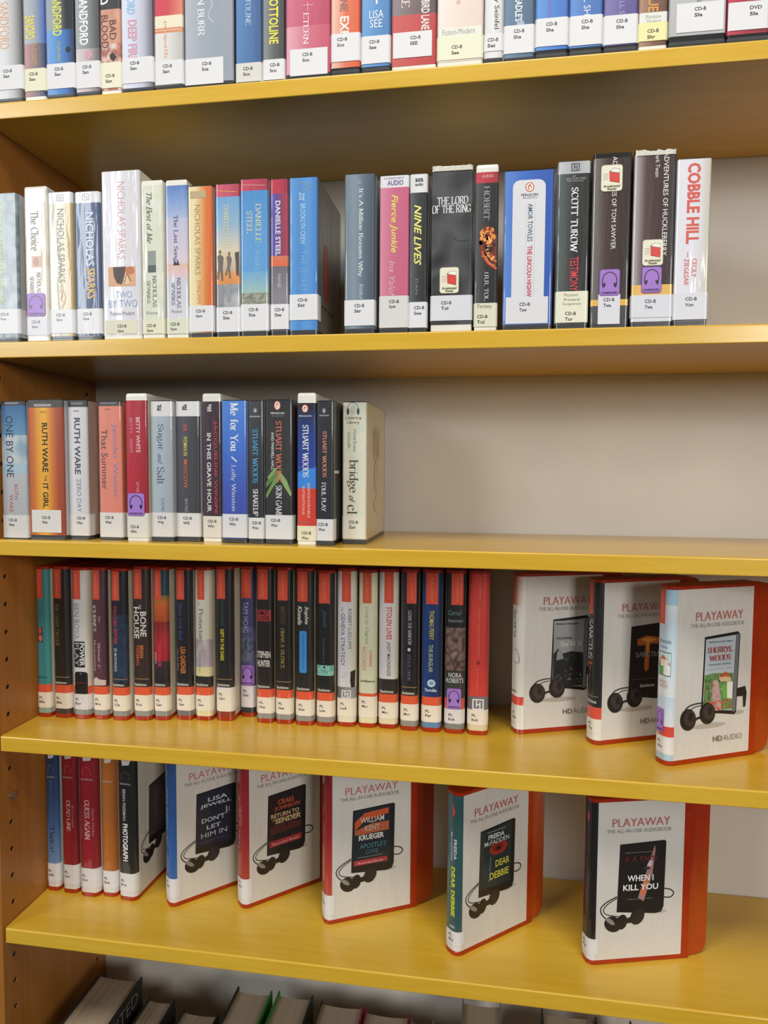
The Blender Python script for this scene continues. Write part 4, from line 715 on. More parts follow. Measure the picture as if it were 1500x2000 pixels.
# ================================================================== row D
OR = 'd9523a'
def pl3(s): return ['PL', s]
def band_pub(t='blackstone', c='2a2828', y0=.765, y1=.838): return [('T', t, (y0+y1)/2-.008, (y0+y1)/2+.018, .1, .78, 'd8d2c8', 'b')]
def D_(xl, xr, yb, desc, base, ops, code, ox=(.1, .6), oc=OR, pub=True, label='e6dccb', low=None, lt=.855, orange=True, rule=False, side='d5ccb8', **k):
    """spine of a standing slim case: orange tab, title, publisher band, orange band, call label"""
    bands = list(base) if isinstance(base, list) else [(None, .765 if pub else .8, base)]
    if pub: bands += [(.765, .8, '2a2826')]
    if orange: bands += [(.8, .872, 'de5a38')]
    if orange: ops = ops+[('e', .858, .89, .12, .46, label)]
    bands += [(.872, .965, label), (.965, None, low or '8a8c86')]
    o = [('r', 0.0, .2, ox[0], ox[1], oc), ('t', 'PLAYAWAY', .03, .18, (ox[0]+ox[1])/2-.07, (ox[0]+ox[1])/2+.08, 'e89478', 'l')] if oc else []
    if pub: o.append(('T', 'blackstone', .773, .792, .1, .8, 'd9d3c9', 'b'))
    if rule: o.append(('r', .742, .747, .06, .94, '9a7a58'))
    o += ops
    return PA('D', desc, bands, o, (lt, .962, label, -1, 2, pl3(code), .22, lt+.028), xl=xl, xr=xr, yb=yb, side=side, **k)
D_(64, 99, 1400, 'teal spine with small red picture, leftmost slim case on the fourth shelf', ('h', ['36686c', '3f8488', '3a8488', '44908f']), [('r', .4, .505, .2, .56, '3a3a40'), ('e', .4, .45, .24, .5, 'c8503c'), ('e', .455, .5, .26, .52, 'd8705a'), ('T', 'RECORDED', .745, .755, .1, .8, '1e3c40', 'b'), ('t', 'ROBERT', .26, .36, .34, .44, '2a6064')], 'Bla', pub=False, low='8aa59a', top=1106)
D_(104, 138, 1402, 'black spine with tarnished gold title, second from the left upright', ('h', ['1e1a18', '2a2724', '201e1c']), [('t', 'THE GRAVE DIGGER', .235, .53, .22, .44, '8a6e44', 's')], 'Bla', rule=True, low='3a3836', top=1106)
D_(139, 176, 1404, 'white spine with black boxed title and black tape, fourth shelf', [(None, .8, ('h', ['c9c8ca', 'd0d2dc', 'd6d4d0', 'd2c9ba']))], [('t', 'BEN BOVA', .23, .475, .2, .5, '77777e', 'l'), ('r', .49, .67, .18, .78, '26262c'), ('t', 'POWER', .5, .66, .5, .76, 'e6e6ea', 'b'), ('t', 'PLAY', .5, .66, .22, .46, 'b9b9c0', ''), ('R', .7, .865, .2, .9, '191717'), ('r', .772, .782, .22, .88, '5c1c1a'), ('T', 'a', .708, .72, .5, .58, 'a0a0a0')], 'Bov', pub=False, top=1108, label='d8d6d6')
D_(179, 211, 1405, 'maroon spine with cream serif title beside the white one, fourth shelf', ('h', ['4a2a30', '5c3840', '5a3640', '3a2028']), [('t', 'JOURNEY', .235, .43, .12, .36, 'd9c6b8', 's'), ('t', 'The', .31, .36, .5, .64, 'b8a098', 'si'), ('t', 'Wanda E', .5, .68, .44, .6, 'b8a098', 'si'), ('t', 'Brunstetter', .48, .7, .18, .32, 'b8a098', 's'), ('p', [(.1, .755), (.3, .735), (.5, .75), (.9, .755), (.9, .79), (.1, .795)], 'c9b8b0')], 'Bru', pub=False, top=1108)
D_(217, 250, 1407, 'dark navy spine with small red capitals and white subtitle, fourth shelf', [(None, .3, '1c2028'), (.3, .765, ('n', ['22303f', '2c3c54', '1e2a3a'], .8))], [('t', 'YOU DIED BEFORE', .235, .5, .22, .44, 'c04048', 'b'), ('t', 'ED MCDONALD', .53, .69, .24, .4, 'c6ccd2', 'b')], 'Cla', rule=True, top=1110)
D_(259, 294, 1407, 'dark brown spine with chunky white two-line title, fourth shelf', ('h', ['2c211e', '3a2c29', '2e2320']), [('t', 'BONE', .285, .455, .5, .84, 'e4ded4', 'b'), ('t', 'HOUSE', .255, .47, .1, .44, 'e4ded4', 'b'), ('t', 'THE', .24, .27, .42, .56, 'c8c2b8', 'b'), ('t', 'BRIAN', .515, .6, .46, .68, 'c8783c', 'b'), ('t', 'FREEMAN', .515, .65, .24, .44, 'c8583a', 'b')], 'Fre', rule=True, top=1106)
D_(298, 330, 1407, 'spine flaming from orange to red with a dark foot, fourth shelf', [(None, .17, '1f4450'), (.17, .22, ('g', ['6a6a3a', 'c8702c'])), (.22, .35, ('g', ['cc6a2a', 'b8502a'])), (.35, .62, ('g', ['8c2c28', 'b8323a', '9c2430'])), (.62, .765, ('g', ['3a2c34', '1e2028']))], [('t', 'SHAUN', .38, .5, .34, .44, '7c2428', 'b'), ('t', 'PHOENIX', .5, .66, .36, .58, 'd83c4c', 'b'), ('t', 'JACKSON', .56, .64, .14, .26, 'd9c9c4', 'b')], 'Gar', top=1108)
D_(342, 376, 1406, 'black spine with blue script and orange block name, fourth shelf', ('h', ['24222a', '222026', '1c1a1e']), [('t', 'Never Look Back', .225, .48, .26, .5, '3c5c96', 'i'), ('t', 'LISA GARDNER', .525, .71, .34, .66, 'c8763a', 'b'), ('t', 'Love You More', .54, .69, .14, .24, 'a9a4a4', '')], 'Gar', top=1108, low='6c6a66')
D_(378, 414, 1407, 'off-white spine with misty photo and grey serif title, fourth shelf', [(None, .47, ('h', ['cfccc4', 'd9d6cc', 'd0c8b0'])), (.47, .66, ('n', ['b9aeb4', 'a89aa6', 'cac2c0'], .8)), (.66, .725, 'd8cf9c'), (.725, .765, '262628')], [('t', 'the', .215, .24, .26, .36, '8c8a84', 'si'), ('t', 'Protector', .26, .475, .3, .56, '77746e', 's'), ('t', 'Jodi Thomas', .54, .7, .3, .4, '8a8088', 's')], 'Goo', ox=(.22, .64), top=1108, low='dcd2a0')
D_(420, 456, 1408, 'black spine with thin yellow capitals and low cream label, fourth shelf', ('h', ['201e1e', '262527', '1a1a1c']), [('t', 'ERLE GARDNER', .21, .38, .38, .5, '2f5a4a', 'b'), ('t', 'KEPT IN THE DARK', .405, .62, .32, .52, 'd6cc3c', 'b'), ('r', .91, .952, 0.02, .94, '5a5854')], 'Gri', rule=True, top=1106, low='8a3020', lt=.81, orange=False)
D_(467, 498, 1400, 'purple-blue spine with purple headphone sticker, fourth shelf', [(None, .4, ('h', ['3c3a6a', '44447a', '34345c'])), (.4, .72, ('n', ['4c4a84', '6a6a8c', '34386a', '5a6a78'], 1)), (.72, None, '26303c')], [('t', 'TAMI HOAG', .225, .44, .24, .6, 'b4b4cc', ''), ('t', 'PRIOR BAD', .48, .64, .5, .66, '8c9a84', ''), ('t', 'NIGHT SINS', .48, .64, .2, .36, '8c9a84', '')], 'Hoa', ox=(.1, .78), hp=(.665, .808, .04, .98), top=1106, pub=False, orange=False, label='d8d2d6', lt=.81)
D_(499, 534, 1412, 'black spine with red block title and white stacked name, fourth shelf', ('h', ['1c1a1c', '262426', '1e1c1e']), [('r', .27, .345, .04, .88, 'a83038'), ('t', 'I', .28, .3, .3, .5, '2a1012'), ('T', 'CRAZY', .275, .305, .1, .8, '3c1014', 'b'), ('T', 'LOVE', .31, .34, .2, .8, '3c1014', 'b'), ('T', 'STEPHEN', .545, .59, .06, .86, 'd0ccc8', 'B'), ('T', 'HUNTER', .605, .65, .08, .84, 'd0ccc8', 'B')], 'Hun', ox=(.12, .72), top=1106)
D_(536, 571, 1414, 'black spine with dull gold outlined title, fourth shelf', ('h', ['1e1c1a', '242220', '1a1816']), [('t', 'MASTERS', .24, .355, .36, .62, '6a4e30', 's'), ('t', 'OMAR & SILENCE', .385, .655, .36, .58, 'a88a50', 's')], 'Isa', ox=(.18, .76), rule=True, top=1108)
D_(575, 612, 1417, 'black spine with white script name and long blue lozenge, fourth shelf', ('h', ['1e1c1e', '2a282a', '2c2826']), [('t', 'Sophie', .23, .35, .5, .76, 'd4d2ce', 'bi'), ('t', 'Kinsella', .23, .355, .16, .4, 'd4d2ce', 'bi'), ('R', .395, .675, .26, .66, '3f8fd6'), ('t', 'My Not So Perfect Life', .42, .65, .4, .52, '1e4c86', 'i')], 'Kin', ox=(.14, .7), top=1110)
D_(616, 652, 1419, 'black spine with pale turquoise block low down, fourth shelf', ('h', ['1c1c1e', '222224', '1c1a1c']), [('t', 'Jewels', .245, .36, .34, .62, '3c6a74', 'i'), ('t', 'DANIELLE', .43, .6, .4, .48, '6c6c6c', ''), ('r', .615, .685, .02, .98, '86c0b4'), ('s', .1, .9, .622, .678, ['5fa49c', 'a8d8cc', '70b4aa'], 24, .0022, 21)], 'Law', ox=(.16, .78), top=1114)
D_(656, 694, 1419, 'white spine with thin grey sans title and ink smudge, fourth shelf', [(None, .765, ('h', ['d0d0d4', 'd6d8de', 'd4d4d2', 'd8d6c4'])), (.765, .84, ('h', ['5c5c62', '8a8c90', '9a9a98']))], [('t', "ROBERT LUDLUM'S", .245, .51, .62, .8, '5c5c60', ''), ('t', 'THE', .235, .265, .26, .34, '77777c'), ('t', 'GENEVA STRATEGY', .275, .625, .24, .44, '55555c', ''), ('H', .785, .838, .28, .78, 'dcdcdc'), ('p', [(.76, .66), (.98, .65), (.96, .765), (.78, .765), (.74, .72)], '1e1e1c'), ('t', 'N', .67, .7, .3, .6, 'b9b9c0', 'l')], 'Lud', ox=(.28, .76), pub=False, orange=False, top=1110, low='dcd8c0', lt=.84)
D_(698, 735, 1421, 'pale yellow-green spine with light red small capitals, fourth shelf', [(None, .8, ('h', ['d8d6b4', 'd2d6ba', 'd4d8b8']))], [('t', 'Love by Degree', .225, .47, .34, .58, '96988a', 'i'), ('t', 'DEBBIE', .515, .62, .62, .76, 'd98a7a', 'b'), ('t', 'MACOMBER', .49, .65, .22, .46, 'dd9a8a', 'b'), ('T', 'brilliance', .71, .725, .14, .9, '3c3c30', 'b')], 'Mac', ox=(.24, .72), pub=False, top=1113, oc='d35a3c', lt=.82, low='dcd8b0')
D_(737, 776, 1423, 'white spine with red then grey condensed lettering, fourth shelf', [(None, .7, ('h', ['c9cacc', 'd8d8d8', 'd6d2c6'])), (.7, .765, '2a2828')], [('t', 'STOLEN LIVES', .225, .44, .42, .7, 'd04a50', 'b'), ('t', 'JASSY MACKENZIE', .455, .68, .4, .64, '4c4c50', 'b')], 'Mac', ox=(.3, .78), top=1112, low='dcd4b0')
D_(780, 816, 1427, 'black-violet spine with silvery small capitals, fourth shelf', ('h', ['3a3444', '1e1c20', '1c1a1c']), [('t', 'LEAVE THE WINDOW', .245, .47, .42, .62, 'b8b8c0', 's'), ('t', 'STUCK OPEN', .53, .7, .4, .58, '6a6a88', 's'), ('e', .488, .51, .4, .58, 'd8d8dc')], 'Mon', ox=(.34, .88), rule=True, top=1112)
D_(821, 861, 1430, 'royal-blue spine with yellow block capitals and round badge, fourth shelf', ('h', ['24488a', '1c3c78', '1a3468', '162c5a']), [('t', 'THOMAS PERRY', .24, .43, .38, .62, 'd8c840', 'b'), ('t', 'THE BURGLAR', .46, .64, .36, .58, 'a8b088', 'b'), ('e', .685, .735, .3, .72, 'b4d0e0'), ('e', .7, .72, .4, .62, '6a9cc0'), ('T', 'Thorndike', .745, .765, .18, .78, 'd8e2ea', 'b')], 'Per', ox=(.2, .8), pub=False, top=1113, low='5c84b0')
D_(866, 907, 1433, 'black spine with moody photo, white name and purple sticker, fourth shelf', [(None, .345, '1e2022'), (.345, .62, ('n', ['5c4a44', '8a7068', '3a2c2a', 'a08478'], 1.2)), (.62, .8, ('g', ['3c3634', '3a4440']))], [('T', 'Carnal', .235, .265, .14, .8, '5c8488', 'i'), ('T', 'Innocence', .29, .31, .16, .9, '8c9294', 's'), ('T', 'NORA', .635, .665, .2, .84, 'e4e4e4', ''), ('T', 'ROBERTS', .67, .7, .08, .94, 'e4e4e4', '')], 'Rob', ox=(.3, .88), hp=(.735, .87, .12, .84), pub=False, top=1114, label='d8d6d6', lt=.87, low='77807c')
D_(911, 953, 1436, 'solid scarlet spine, rightmost of the upright slim cases on the fourth shelf', [(None, .78, ('h', ['d0403a', 'd2423a', 'c83a34'])), (.78, .865, ('h', ['66646c', '77747a']))], [('t', 'PLAYAWAY', .02, .17, .5, .6, 'e88a74', 'l'), ('t', 'ROBERTS, LAUREL WREATH PRIZE', .215, .53, .46, .56, 'e0785c', 's'), ('T', 'II', .555, .575, .42, .58, '3c1a1a', 'sb'), ('t', 'fiction', .6, .74, .44, .52, 'e0785c', 's'), ('H', .795, .865, .24, .8, 'dedcdc')], 'Rob', oc=None, pub=False, orange=False, top=1115, lt=.865, low='dcc9a4')
# facing-out cases on the fourth shelf
wht = ('h', ['dcdcd8', 'e2e0d8', 'e2e0d8'])
PA('D', 'white-covered case with grey graveyard picture, furthest left of the three turned ones', [(None, .19, ('h', ['c84a34', 'd0452c', 'e2e0d8'])), (.19, .785, wht), (.785, .84, ('h', ['d8483a', 'd8483a'])), (.84, None, wht)], [('t', 'Blood Will Tell', .22, .4, .4, .7, '4c4c50', 's'), ('l', [(.45, .49), (.8, .48), (.9, .56), (.5, .56)], .7, '5c6a68'), ('T', 'audio', .745, .76, .3, .8, '3c3030', 'b')], (.86, .955, 'dedcd4', 0.3, .98, ['PL', 'Hen'], .5, .885), rot=((1020, 1434), (1147, 1423.5), .112), top=1118, cover=coverA(('8c8e8e', [('r', .0, .5, 0, 1, '9a9c9c'), ('T', 'Brilliance Unabridged', .035, .065, .08, .8, '202224', 'b'), ('T', 'Dana Stabenow', .24, .28, .08, .6, '303234', 's'), ('T', 'Blood Will Tell', .31, .39, .22, .94, 'e4e4e4', 's'), ('p', [(0, .5), (.15, .42), (.3, .5), (.6, .47), (1, .5), (1, 1), (0, 1)], '1f2122'), ('p', [(.1, .6), (.12, .48), (.2, .42), (.28, .46), (.34, .58)], '8e9292'), ('s', .35, .98, .5, .62, ['3a3c3c', '2a2c2c'], 18, .002, 5), ('s', .4, .98, .72, .98, ['4a4e4e', '6a6e6e', '303232', '242626'], 40, .0016, 6), ('s', .02, .3, .82, .98, ['5c6060', '303232'], 14, .0014, 7)])))
PA('D', 'case with black title spine and flaming letter on its player, between the turned ones', [(None, .79, ('h', ['2a2a2c', '1e1e20', '1e1e20'])), (.79, .865, 'd8503a'), (.865, None, wht)], [('r', 0.0, .205, .2, .6, OR), ('t', 'SANCTUS', .235, .49, .26, .62, 'd0d0d2', 's'), ('L', [(.3, .52), (.62, .515)], 1.5, 'e07a2c'), ('L', [(.46, .5), (.46, .56)], 1.5, 'd8582c'), ('t', 'SIMON TOYNE', .58, .7, .32, .5, '6a4a44', 's'), ('r', .72, .724, .1, .95, '8c8c8c'), ('T', 'blackstone', .745, .765, .3, .9, 'd8d8d8', 'b')], (.865, .96, 'e0dcd0', 0.25, .98, ['PL', 'Toy'], .45, .89), rot=((1170, 1456), (1268, 1445), .088), top=1130, cover=coverA(('1a1718', [('p', [(.18, .17), (.5, .12), (.95, .16), (.9, .25), (.62, .24), (.6, .62), (.5, .66), (.44, .6), (.46, .26), (.2, .26)], 'c8642c'), ('p', [(.3, .17), (.6, .15), (.85, .19), (.6, .22), (.54, .5), (.5, .22)], 'e8a03c'), ('T', 'SANCTUS', .36, .43, .12, 1.0, 'a9a9a9', 's'), ('r', .76, .765, .05, .95, '77706c'), ('T', 'blackstone', .83, .88, .3, .8, 'c8c8c8', 'b')])))
PA('D', 'pale blue-spined case nearest the right edge with cottage-garden player picture', [(None, .09, ('h', ['a9cce0', 'a9cce0'])), (.09, .42, ('g', ['dfe6ea', 'c9dcea', 'd0e0ec'])), (.42, .625, ('g', ['cfe0ea', 'e2e6e6'])), (.625, .8, ('g', ['c2d9ea', 'd4e0ea', 'e2e4e8'])), (.8, .86, ('h', ['e0dcdc', 'd84c40', 'd84c40'])), (.86, .965, wht), (.965, None, 'a9c8d8')], [('r', 0.0, .205, .16, .6, OR), ('t', 'PLAYAWAY', .02, .18, .34, .46, 'eea890', 'l'), ('T', 'Honorable', .29, .315, .3, .92, '55708c', 'i'), ('T', 'Intentions', .325, .345, .35, .8, '7890a8', 'i'), ('r', .365, .505, .3, .93, '3c5a4c'), ('r', .37, .44, .31, .92, 'cfe0e6'), ('p', [(.31, .42), (.5, .385), (.8, .4), (.9, .43), (.9, .445), (.31, .44)], 'c8704c'), ('r', .41, .45, .4, .85, 'e8e0d0'), ('r', .45, .5, .31, .6, '5fa04c'), ('r', .44, .5, .6, .92, 'e4e8e4'), ('T', 'SHERRYL', .53, .55, .35, .85, 'dda4a8', 's'), ('T', 'WOODS', .555, .575, .38, .85, 'dda4a8', 's')], (.87, .96, 'e4e2e0', 0.2, .98, ['PL', 'Woo'], .35, .885), rot=((1296, 1499), (1460, 1475), .131), hp=(.7, .84, .22, .72), top=1143, cover=coverA(('b9c4cc', [('T', 'Brilliance Unabridged', .04, .065, .12, .9, '3c5a64', 'b'), ('T', 'SHERRYL', .12, .2, .06, .92, 'b84a50', 's'), ('T', 'WOODS', .23, .31, .12, .86, 'b84a50', 's'), ('T', 'Fourteenth Summer', .34, .37, .1, .88, '44607c', 'si'), ('T', 'three friends share a season', .41, .425, .1, .9, 'b87070', ''), ('p', [(0, .5), (.3, .48), (1, .5), (1, 1), (0, 1)], '6a8a54'), ('p', [(.5, .52), (.72, .48), (.92, .53), (.92, .62), (.5, .6)], 'd0b08a'), ('p', [(.46, .53), (.72, .47), (.96, .54), (.72, .52)], 'b85c40'), ('p', [(.3, .58), (.48, .58), (.62, 1), (.25, 1)], 'c9a4a0'), ('p', [(.58, .66), (.8, .64), (.8, .86), (.66, .84)], '6fb04c'), ('p', [(.78, .62), (.98, .62), (.98, .86), (.8, .84)], 'e8ece4'), ('s', .02, .98, .5, .6, ['4f7a40', '3f6634', '6d9a54'], 30, .0016, 1), ('p', [(.52, .54), (.72, .5), (.9, .55), (.9, .62), (.54, .6)], 'd8bc96'), ('p', [(.48, .55), (.72, .49), (.94, .56), (.72, .54)], 'b85c40'), ('s', .02, .34, .6, .98, ['6a7a48', 'a8705c', '8a6a50', '4f6a3c', 'c8a0a0'], 60, .0013, 2), ('s', .3, .6, .7, .98, ['c8a0a8', '8aa4c0', 'd0b4a8', '7a9a60'], 30, .0012, 3), ('s', .15, .98, .86, .98, ['d8604a', 'e08058', 'c84a40', 'a8603c'], 45, .0014, 4)])))
# ================================================================== row E
def E_(xl, xr, yb, desc, base, ops, code, **k):
    bands = [(None, 1000, base)]; lt = k.pop('lt')
    return PA('E', desc, [(None, lt, base), (lt, None, 'd8d6d4')], ops, (lt, .965, 'dcdbdc', .0, 1, ['PL', code], .2, lt+12), xl=xl, xr=xr, yb=yb, side='d6cfc0', h=.2285, **k)
def logoE(y, c='c8485c'): return [('p', [(.3, y-12), (.8, y-12), (.7, y-2), (.34, y)], 'd8d4d4'), ('l', [(.3, y+28), (.32, y+16), (.5, y+12), (.68, y+16), (.7, y+28)], .9, c), ('T', 'RB DIGITAL', y+34, y+37, .2, .8, 'b9b4b4', 'b')]
E_(86, 117, 1739, 'blue shaded spine, leftmost case on the lowest full shelf', ('g', ['24344e', '2c4a78', '41699c', '6a8cb4']), logoE(1482, '5c7498')+[('t', 'MITCH ALBOM', 1524, 1604, .4, .62, '55769c', 's'), ('t', 'Twice', 1612, 1664, .34, .7, '1c3454', 'sl')], 'Alb', lt=1686)
E_(121, 153, 1744, 'dark red spine second from the left upright on the lowest full shelf', ('h', ['8c1c28', '981e2c', '7c1824']), logoE(1483)+[('t', 'DEAD LINE', 1563, 1624, .38, .62, 'd8c0bc', 's'), ('t', 'Marc Cameron', 1572, 1616, .7, .82, 'c08080', 's')], 'Cam', lt=1689)
E_(154, 193, 1751, 'dark red spine with two-word serif title, third upright on the lowest full shelf', ('h', ['8c1c28', '9c1e2e', '801824']), logoE(1487)+[('t', 'GUESS AGAIN', 1563, 1640, .36, .62, 'd8c0bc', 's'), ('t', 'Charlie Donlea', 1578, 1632, .74, .84, 'c08080', 's'), ('t', 'Charlie Donlea', 1580, 1636, .16, .24, 'b07070', 's')], 'Don', lt=1696)
E_(195, 229, 1751, 'orange-brown spine with faint pink title on the lowest full shelf', ('h', ['b06a24', 'b56a2a', '9c5a22']), logoE(1491, 'a86a30')+[('t', 'IT TAKES A PSYCHO', 1576, 1672, .3, .46, 'c87a50', 's')], 'Eva', lt=1701)
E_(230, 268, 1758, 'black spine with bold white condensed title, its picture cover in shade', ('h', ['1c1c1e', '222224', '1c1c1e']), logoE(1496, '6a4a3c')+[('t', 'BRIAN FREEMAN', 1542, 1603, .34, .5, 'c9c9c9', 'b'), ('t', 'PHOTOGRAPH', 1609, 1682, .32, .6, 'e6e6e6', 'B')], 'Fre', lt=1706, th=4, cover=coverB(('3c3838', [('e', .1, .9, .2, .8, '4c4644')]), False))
def R_(desc, base, ops, code, rot, cov, lt, top=None, **k):
    return PA('E', desc, [(None, lt, base), (lt, None, 'dad9da')], ops, (lt, .965, 'dedddf', .0, 1, ['PL', code], .45, lt+.02), rot=rot, cover=cov, side='d6d3cd', h=.2285, **k)
R_('blue-spined case with navy player picture beside the black spine', ('g', ['2c4c84', '2a5a9c', '3264a8']), [('t', 'LISA JEWELL', .2, .5, .5, .68, '9ab4d8', 's'), ('t', "DON'T LET HIM IN", .52, .8, .5, .66, '7c9cc8', 's')], 'Jew', ((350, 1769), (462, 1727.5), .106), coverB(('1c2438', [('T', 'LISA', .1, .18, .3, .86, 'c0c4cc', 'b'), ('T', 'JEWELL', .21, .29, .08, .98, 'c0c4cc', 'b'), ('r', .36, .5, .82, .86, 'a8a494'), ('r', .38, .48, .9, .93, '8c8c84'), ('T', "DON'T", .47, .56, .12, .78, 'c0c4cc', 'b'), ('T', 'LET', .62, .7, .26, .66, 'c0c4cc', 'b'), ('T', 'HIM IN', .75, .84, .1, .84, 'c0c4cc'), ('r', .92, .93, .1, .8, '4c5468')])), .83)
R_('red-spined case with orange and black player picture, lowest full shelf', ('g', ['8c1c28', '9c2230', 'a83a34']), [('t', 'Craig Johnson', .3, .44, .66, .8, 'd09890', 's'), ('t', 'RETURN TO SENDER', .24, .62, .42, .6, 'd8a8a0', 's')], 'Joh', ((484, 1775), (624, 1722), .131), coverB(('1f1a1a', [('T', 'CRAIG', .1, .2, .26, .74, 'b8543c', 'B'), ('T', 'JOHNSON', .22, .32, .16, .92, 'b04a34', 'B'), ('T', 'RETURN TO', .35, .43, .06, .9, 'd8b48c', 'b'), ('r', .45, .5, .1, .96, '6a5a3c'), ('T', 'SENDER', .45, .55, .18, .96, 'c8a878', 'B'), ('p', [(.05, .6), (.5, .56), (.98, .62), (.98, .72), (.05, .74)], '4c2420'), ('r', .55, .66, .52, .55, '0c0a0a'), ('r', .86, .97, .02, .98, 'a83038'), ('T', 'Recorded Books', .89, .94, .1, .88, 'd89c98', 'b')])), .82)
R_('red-spined case with teal and orange player picture, mid-shelf at the bottom', ('g', ['7c1a24', 'a0242e', 'b84a3c']), [('t', 'William Kent Krueger', .34, .64, .62, .74, 'd8a8a0', 's'), ('t', 'Apostles Cove', .32, .66, .4, .54, 'd8a8a0', 's')], 'Kru', ((650, 1805), (800, 1773.5), .131), coverB(('182630', [('p', [(.04, .2), (.3, .06), (.95, .02), (.95, .12), (.3, .2), (.04, .36)], 'c8562c'), ('T', 'WILLIAM', .13, .23, .18, .82, 'd8d4cc', 'B'), ('p', [(.04, .36), (.5, .26), (.96, .26), (.96, .42), (.3, .44), (.04, .44)], 'b8603c'), ('T', 'KENT', .28, .38, .3, .7, 'd0a890', 'B'), ('T', 'KRUEGER', .44, .54, .14, .82, 'e0e0dc', 'B'), ('T', "APOSTLE'S", .6, .69, .16, .88, '4c7480', 'b'), ('T', 'COVE', .72, .8, .32, .66, '4c7480', 'b'), ('r', .85, .855, .1, .8, 'b9b9b0'), ('r', .9, .99, .02, .92, 'b83a40'), ('T', 'Recorded Books', .925, .965, .12, .8, 'e0b0ac', 'b')])), .83)
R_('teal-spined case with yellow title lettering on the lowest full shelf', ('h', ['2c5a5e', '3c6c70', '34585c', '2c5458']), [('p', [(.6, .06), (.78, .09), (.76, .12), (.6, .15)], 'd84c4c'), ('t', 'FREIDA', .28, .41, .72, .86, 'c8d4d4', 'b'), ('t', 'McFADDEN', .24, .42, .5, .64, 'c8d4d4', 'b'), ('t', 'DEAR DEBBIE', .46, .78, .56, .8, 'dce03c', 'B'), ('r', .84, .855, .5, .8, 'a8b8b8')], 'McF', ((898, 1868), (1027, 1806), .131), coverB(('1e3034', [('r', .05, .06, .2, .8, 'a0a8a8'), ('T', 'FREIDA', .09, .17, .22, .74, 'd4d8d8', 'B'), ('T', 'McFADDEN', .19, .27, .1, .9, 'd4d8d8', 'B'), ('e', .26, .48, .28, .86, 'a02c28'), ('e', .29, .42, .4, .74, '781c1c'), ('e', .34, .4, .5, .64, '240c0c'), ('p', [(.3, .48), (.34, .48), (.3, .9), (.26, .9)], '4a6a6c'), ('T', 'DEAR', .56, .68, .46, .92, 'd0cc4c', 'b'), ('T', 'DEBBIE', .75, .87, .28, .9, 'd0cc4c', 'b')])), .875)
R_('black-spined case with knife-slash player picture, rightmost on the lowest full shelf', ('h', ['2a2426', '1c1a1c', '1c1a1c']), [('p', [(.6, .06), (.76, .09), (.74, .12), (.6, .14)], 'd84c5c'), ('t', 'B.A. PARIS', .2, .45, .6, .76, '5c3c44', 's'), ('t', 'WHEN I KILL YOU', .48, .8, .58, .78, '6a4850', 's'), ('r', .86, .87, .5, .8, 'a8a8a8')], 'Par', ((1162, 1885), (1328, 1872), .131), coverB(('191718', [('r', .13, .135, .12, .86, 'a09c9c'), ('T', 'B. A. PARIS', .19, .27, .1, .9, '7c2c34', 's'), ('p', [(.84, .02), (.86, .1), (.8, .5), (.6, .95), (.46, .88), (.66, .44)], 'a87c7c'), ('p', [(.8, .2), (.78, .36), (.62, .42), (.7, .3)], 'd4b8c8'), ('e', .37, .43, .58, .74, '3c3440'), ('p', [(.66, .5), (.74, .55), (.6, .88), (.5, .8)], 'd07850'), ('T', 'WHEN I', .5, .6, .18, .82, 'f0f0f0', 'b'), ('T', 'KILL YOU', .65, .75, .08, .94, 'f0f0f0', 'b'), ('r', .9, .905, .2, .8, '9c9898')])), .865)
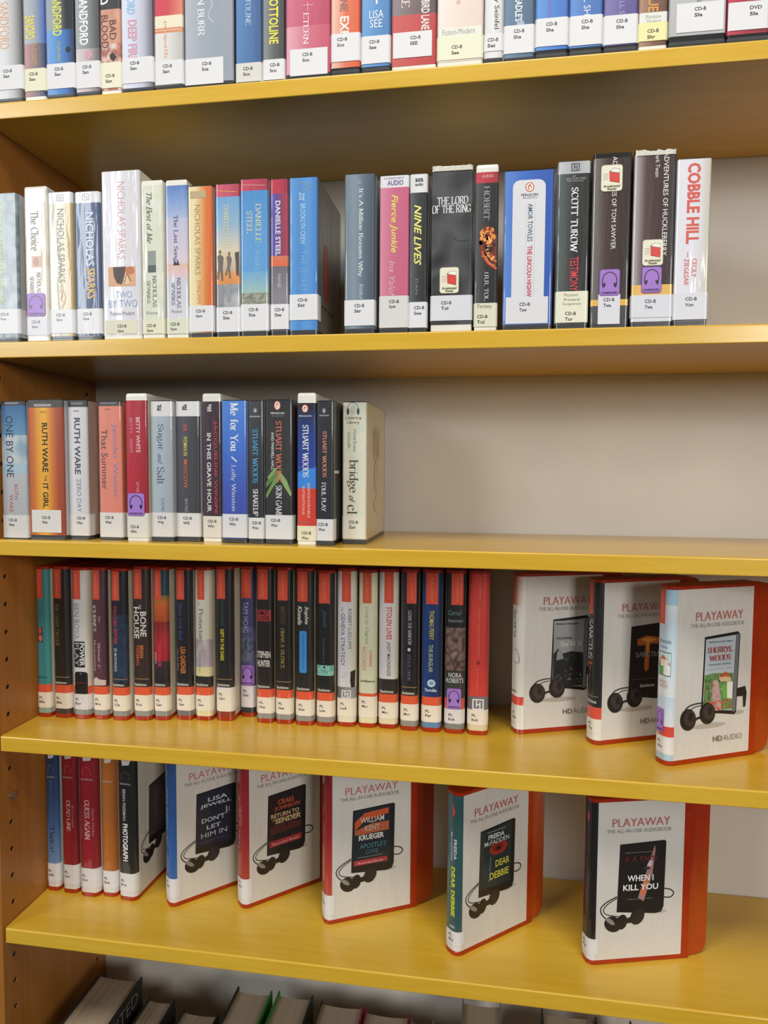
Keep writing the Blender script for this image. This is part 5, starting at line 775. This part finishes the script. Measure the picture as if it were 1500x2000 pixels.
# ================================================================== row F: hardback books seen from above
GF = 'hardback books on the bottom shelf'
def HB(pl, pr, cl, cr, desc, extra=None, dh=.17, Yb=.172, rise=.0035):
    a = onY(pl[0], pl[1], Yb); b_ = onY(pr[0], pr[1], Yb); z = (a.z+b_.z)/2; x0, x1 = a.x, b_.x; w = x1-x0; Z0 = ZS['F']; H = z-Z0
    vs = []; fs = []; ms = []; t = .0024
    for (u0, u1, y0, y1) in ((-t, 0, -dh-.004, .004), (w, w+t, -dh-.004, .004), (-t, w+t, -dh-.0065, -dh-.004)):
        n = len(fs); box(vs, fs, u0, u1, y0, y1, 0, H+rise)
    o = link('hardback_book', vs, fs, cl); o.data.materials.append(cr)
    o.data.polygons.foreach_set('material_index', [0]*6+[1]*6+[0]*6)
    o.location = (x0, Yb, Z0); tag(o, desc, 'book', GF)
    # page block, its head slightly hollowed and ridged
    vs = []; fs = []; n = 14
    for i in range(n+1):
        x = .0002+(w-.0004)*i/n; c = .0012*math.cos((i/n-.5)*math.pi); zz = H-.0012+.0002*math.sin(i*2.4); yy = -.001-c*2.2
        vs += [(x, yy, zz), (x, -dh-.0035, zz), (x, yy, .003), (x, -dh-.0035, .003)]
        if i:
            q = 4*(i-1); fs += [[q, q+1, q+5, q+4], [q, q+4, q+6, q+2], [q+3, q+7, q+5, q+1], [q+2, q+6, q+7, q+3]]
    fs += [[0, 2, 3, 1], [4*n, 4*n+1, 4*n+3, 4*n+2]]
    link('page_block', vs, fs, M['page'], o)
    if extra: extra(o, w, H, dh)
    return o
cb = plain('black_book_cloth', '1f1d1c', .55, .1, .1, 400, .3); cg = plain('green_book_cloth', '2c7a24', .5, .1, .1, 400, .3); cdg = plain('dark_green_jacket', '1f2a24', .35, .4)
cr = plain('crimson_book_cloth', '8a1a2a', .5, .1, .1, 400, .3); cgr = plain('grey_book_jacket', '77736a', .5, .3); cbr = plain('brown_black_jacket', '2e2622', .4, .3)
def united(o, w, H, dh):
    P = Print(); P.text('UNITED', -.125, -.012, H-.028, H-.007, lin('8c8880'), 'l')
    P.build('cover_lettering', o, lambda x, z, e: (w+.0024+e, x, z), M['slick'], .0002)
HB((197, 1906), (273, 1914), cb, cb, 'thick black hardback lettered along its cover, against the left upright', united)
HB((293, 1950), (338, 1960), cb, cb, 'low black-covered hardback with tan pages, second on the bottom shelf')
HB((360, 1973), (424, 1987), cb, cb, 'lowest dark hardback in the dip between two taller books')
HB((466, 1934), (528, 1942), cb, cg, 'hardback with one black and one bright green cover edge')
HB((546, 1940), (608, 1953), cg, cdg, 'hardback in dark green jacket beside the bright green edge')
HB((630, 1959), (708, 1969), cbr, cr, 'brown-black hardback just left of the first crimson edge')
HB((717, 1976), (797, 1988), cr, cr, 'crimson-covered hardback with sagging pages')
HB((805, 1994), (845, 2001), cgr, cgr, 'low grey-covered hardback mostly hidden below the frame')
HB((906, 1957), (976, 1966), cgr, cgr, 'taller grey-jacketed book standing alone on the bottom shelf', Yb=.2)
HB((1060, 1976), (1150, 1990), cb, cgr, 'dark-edged book at the right of the bottom shelf', Yb=.2)
HB((1165, 1993), (1230, 2003), cb, cb, 'rightmost dark book just under the lowest yellow board', Yb=.2)
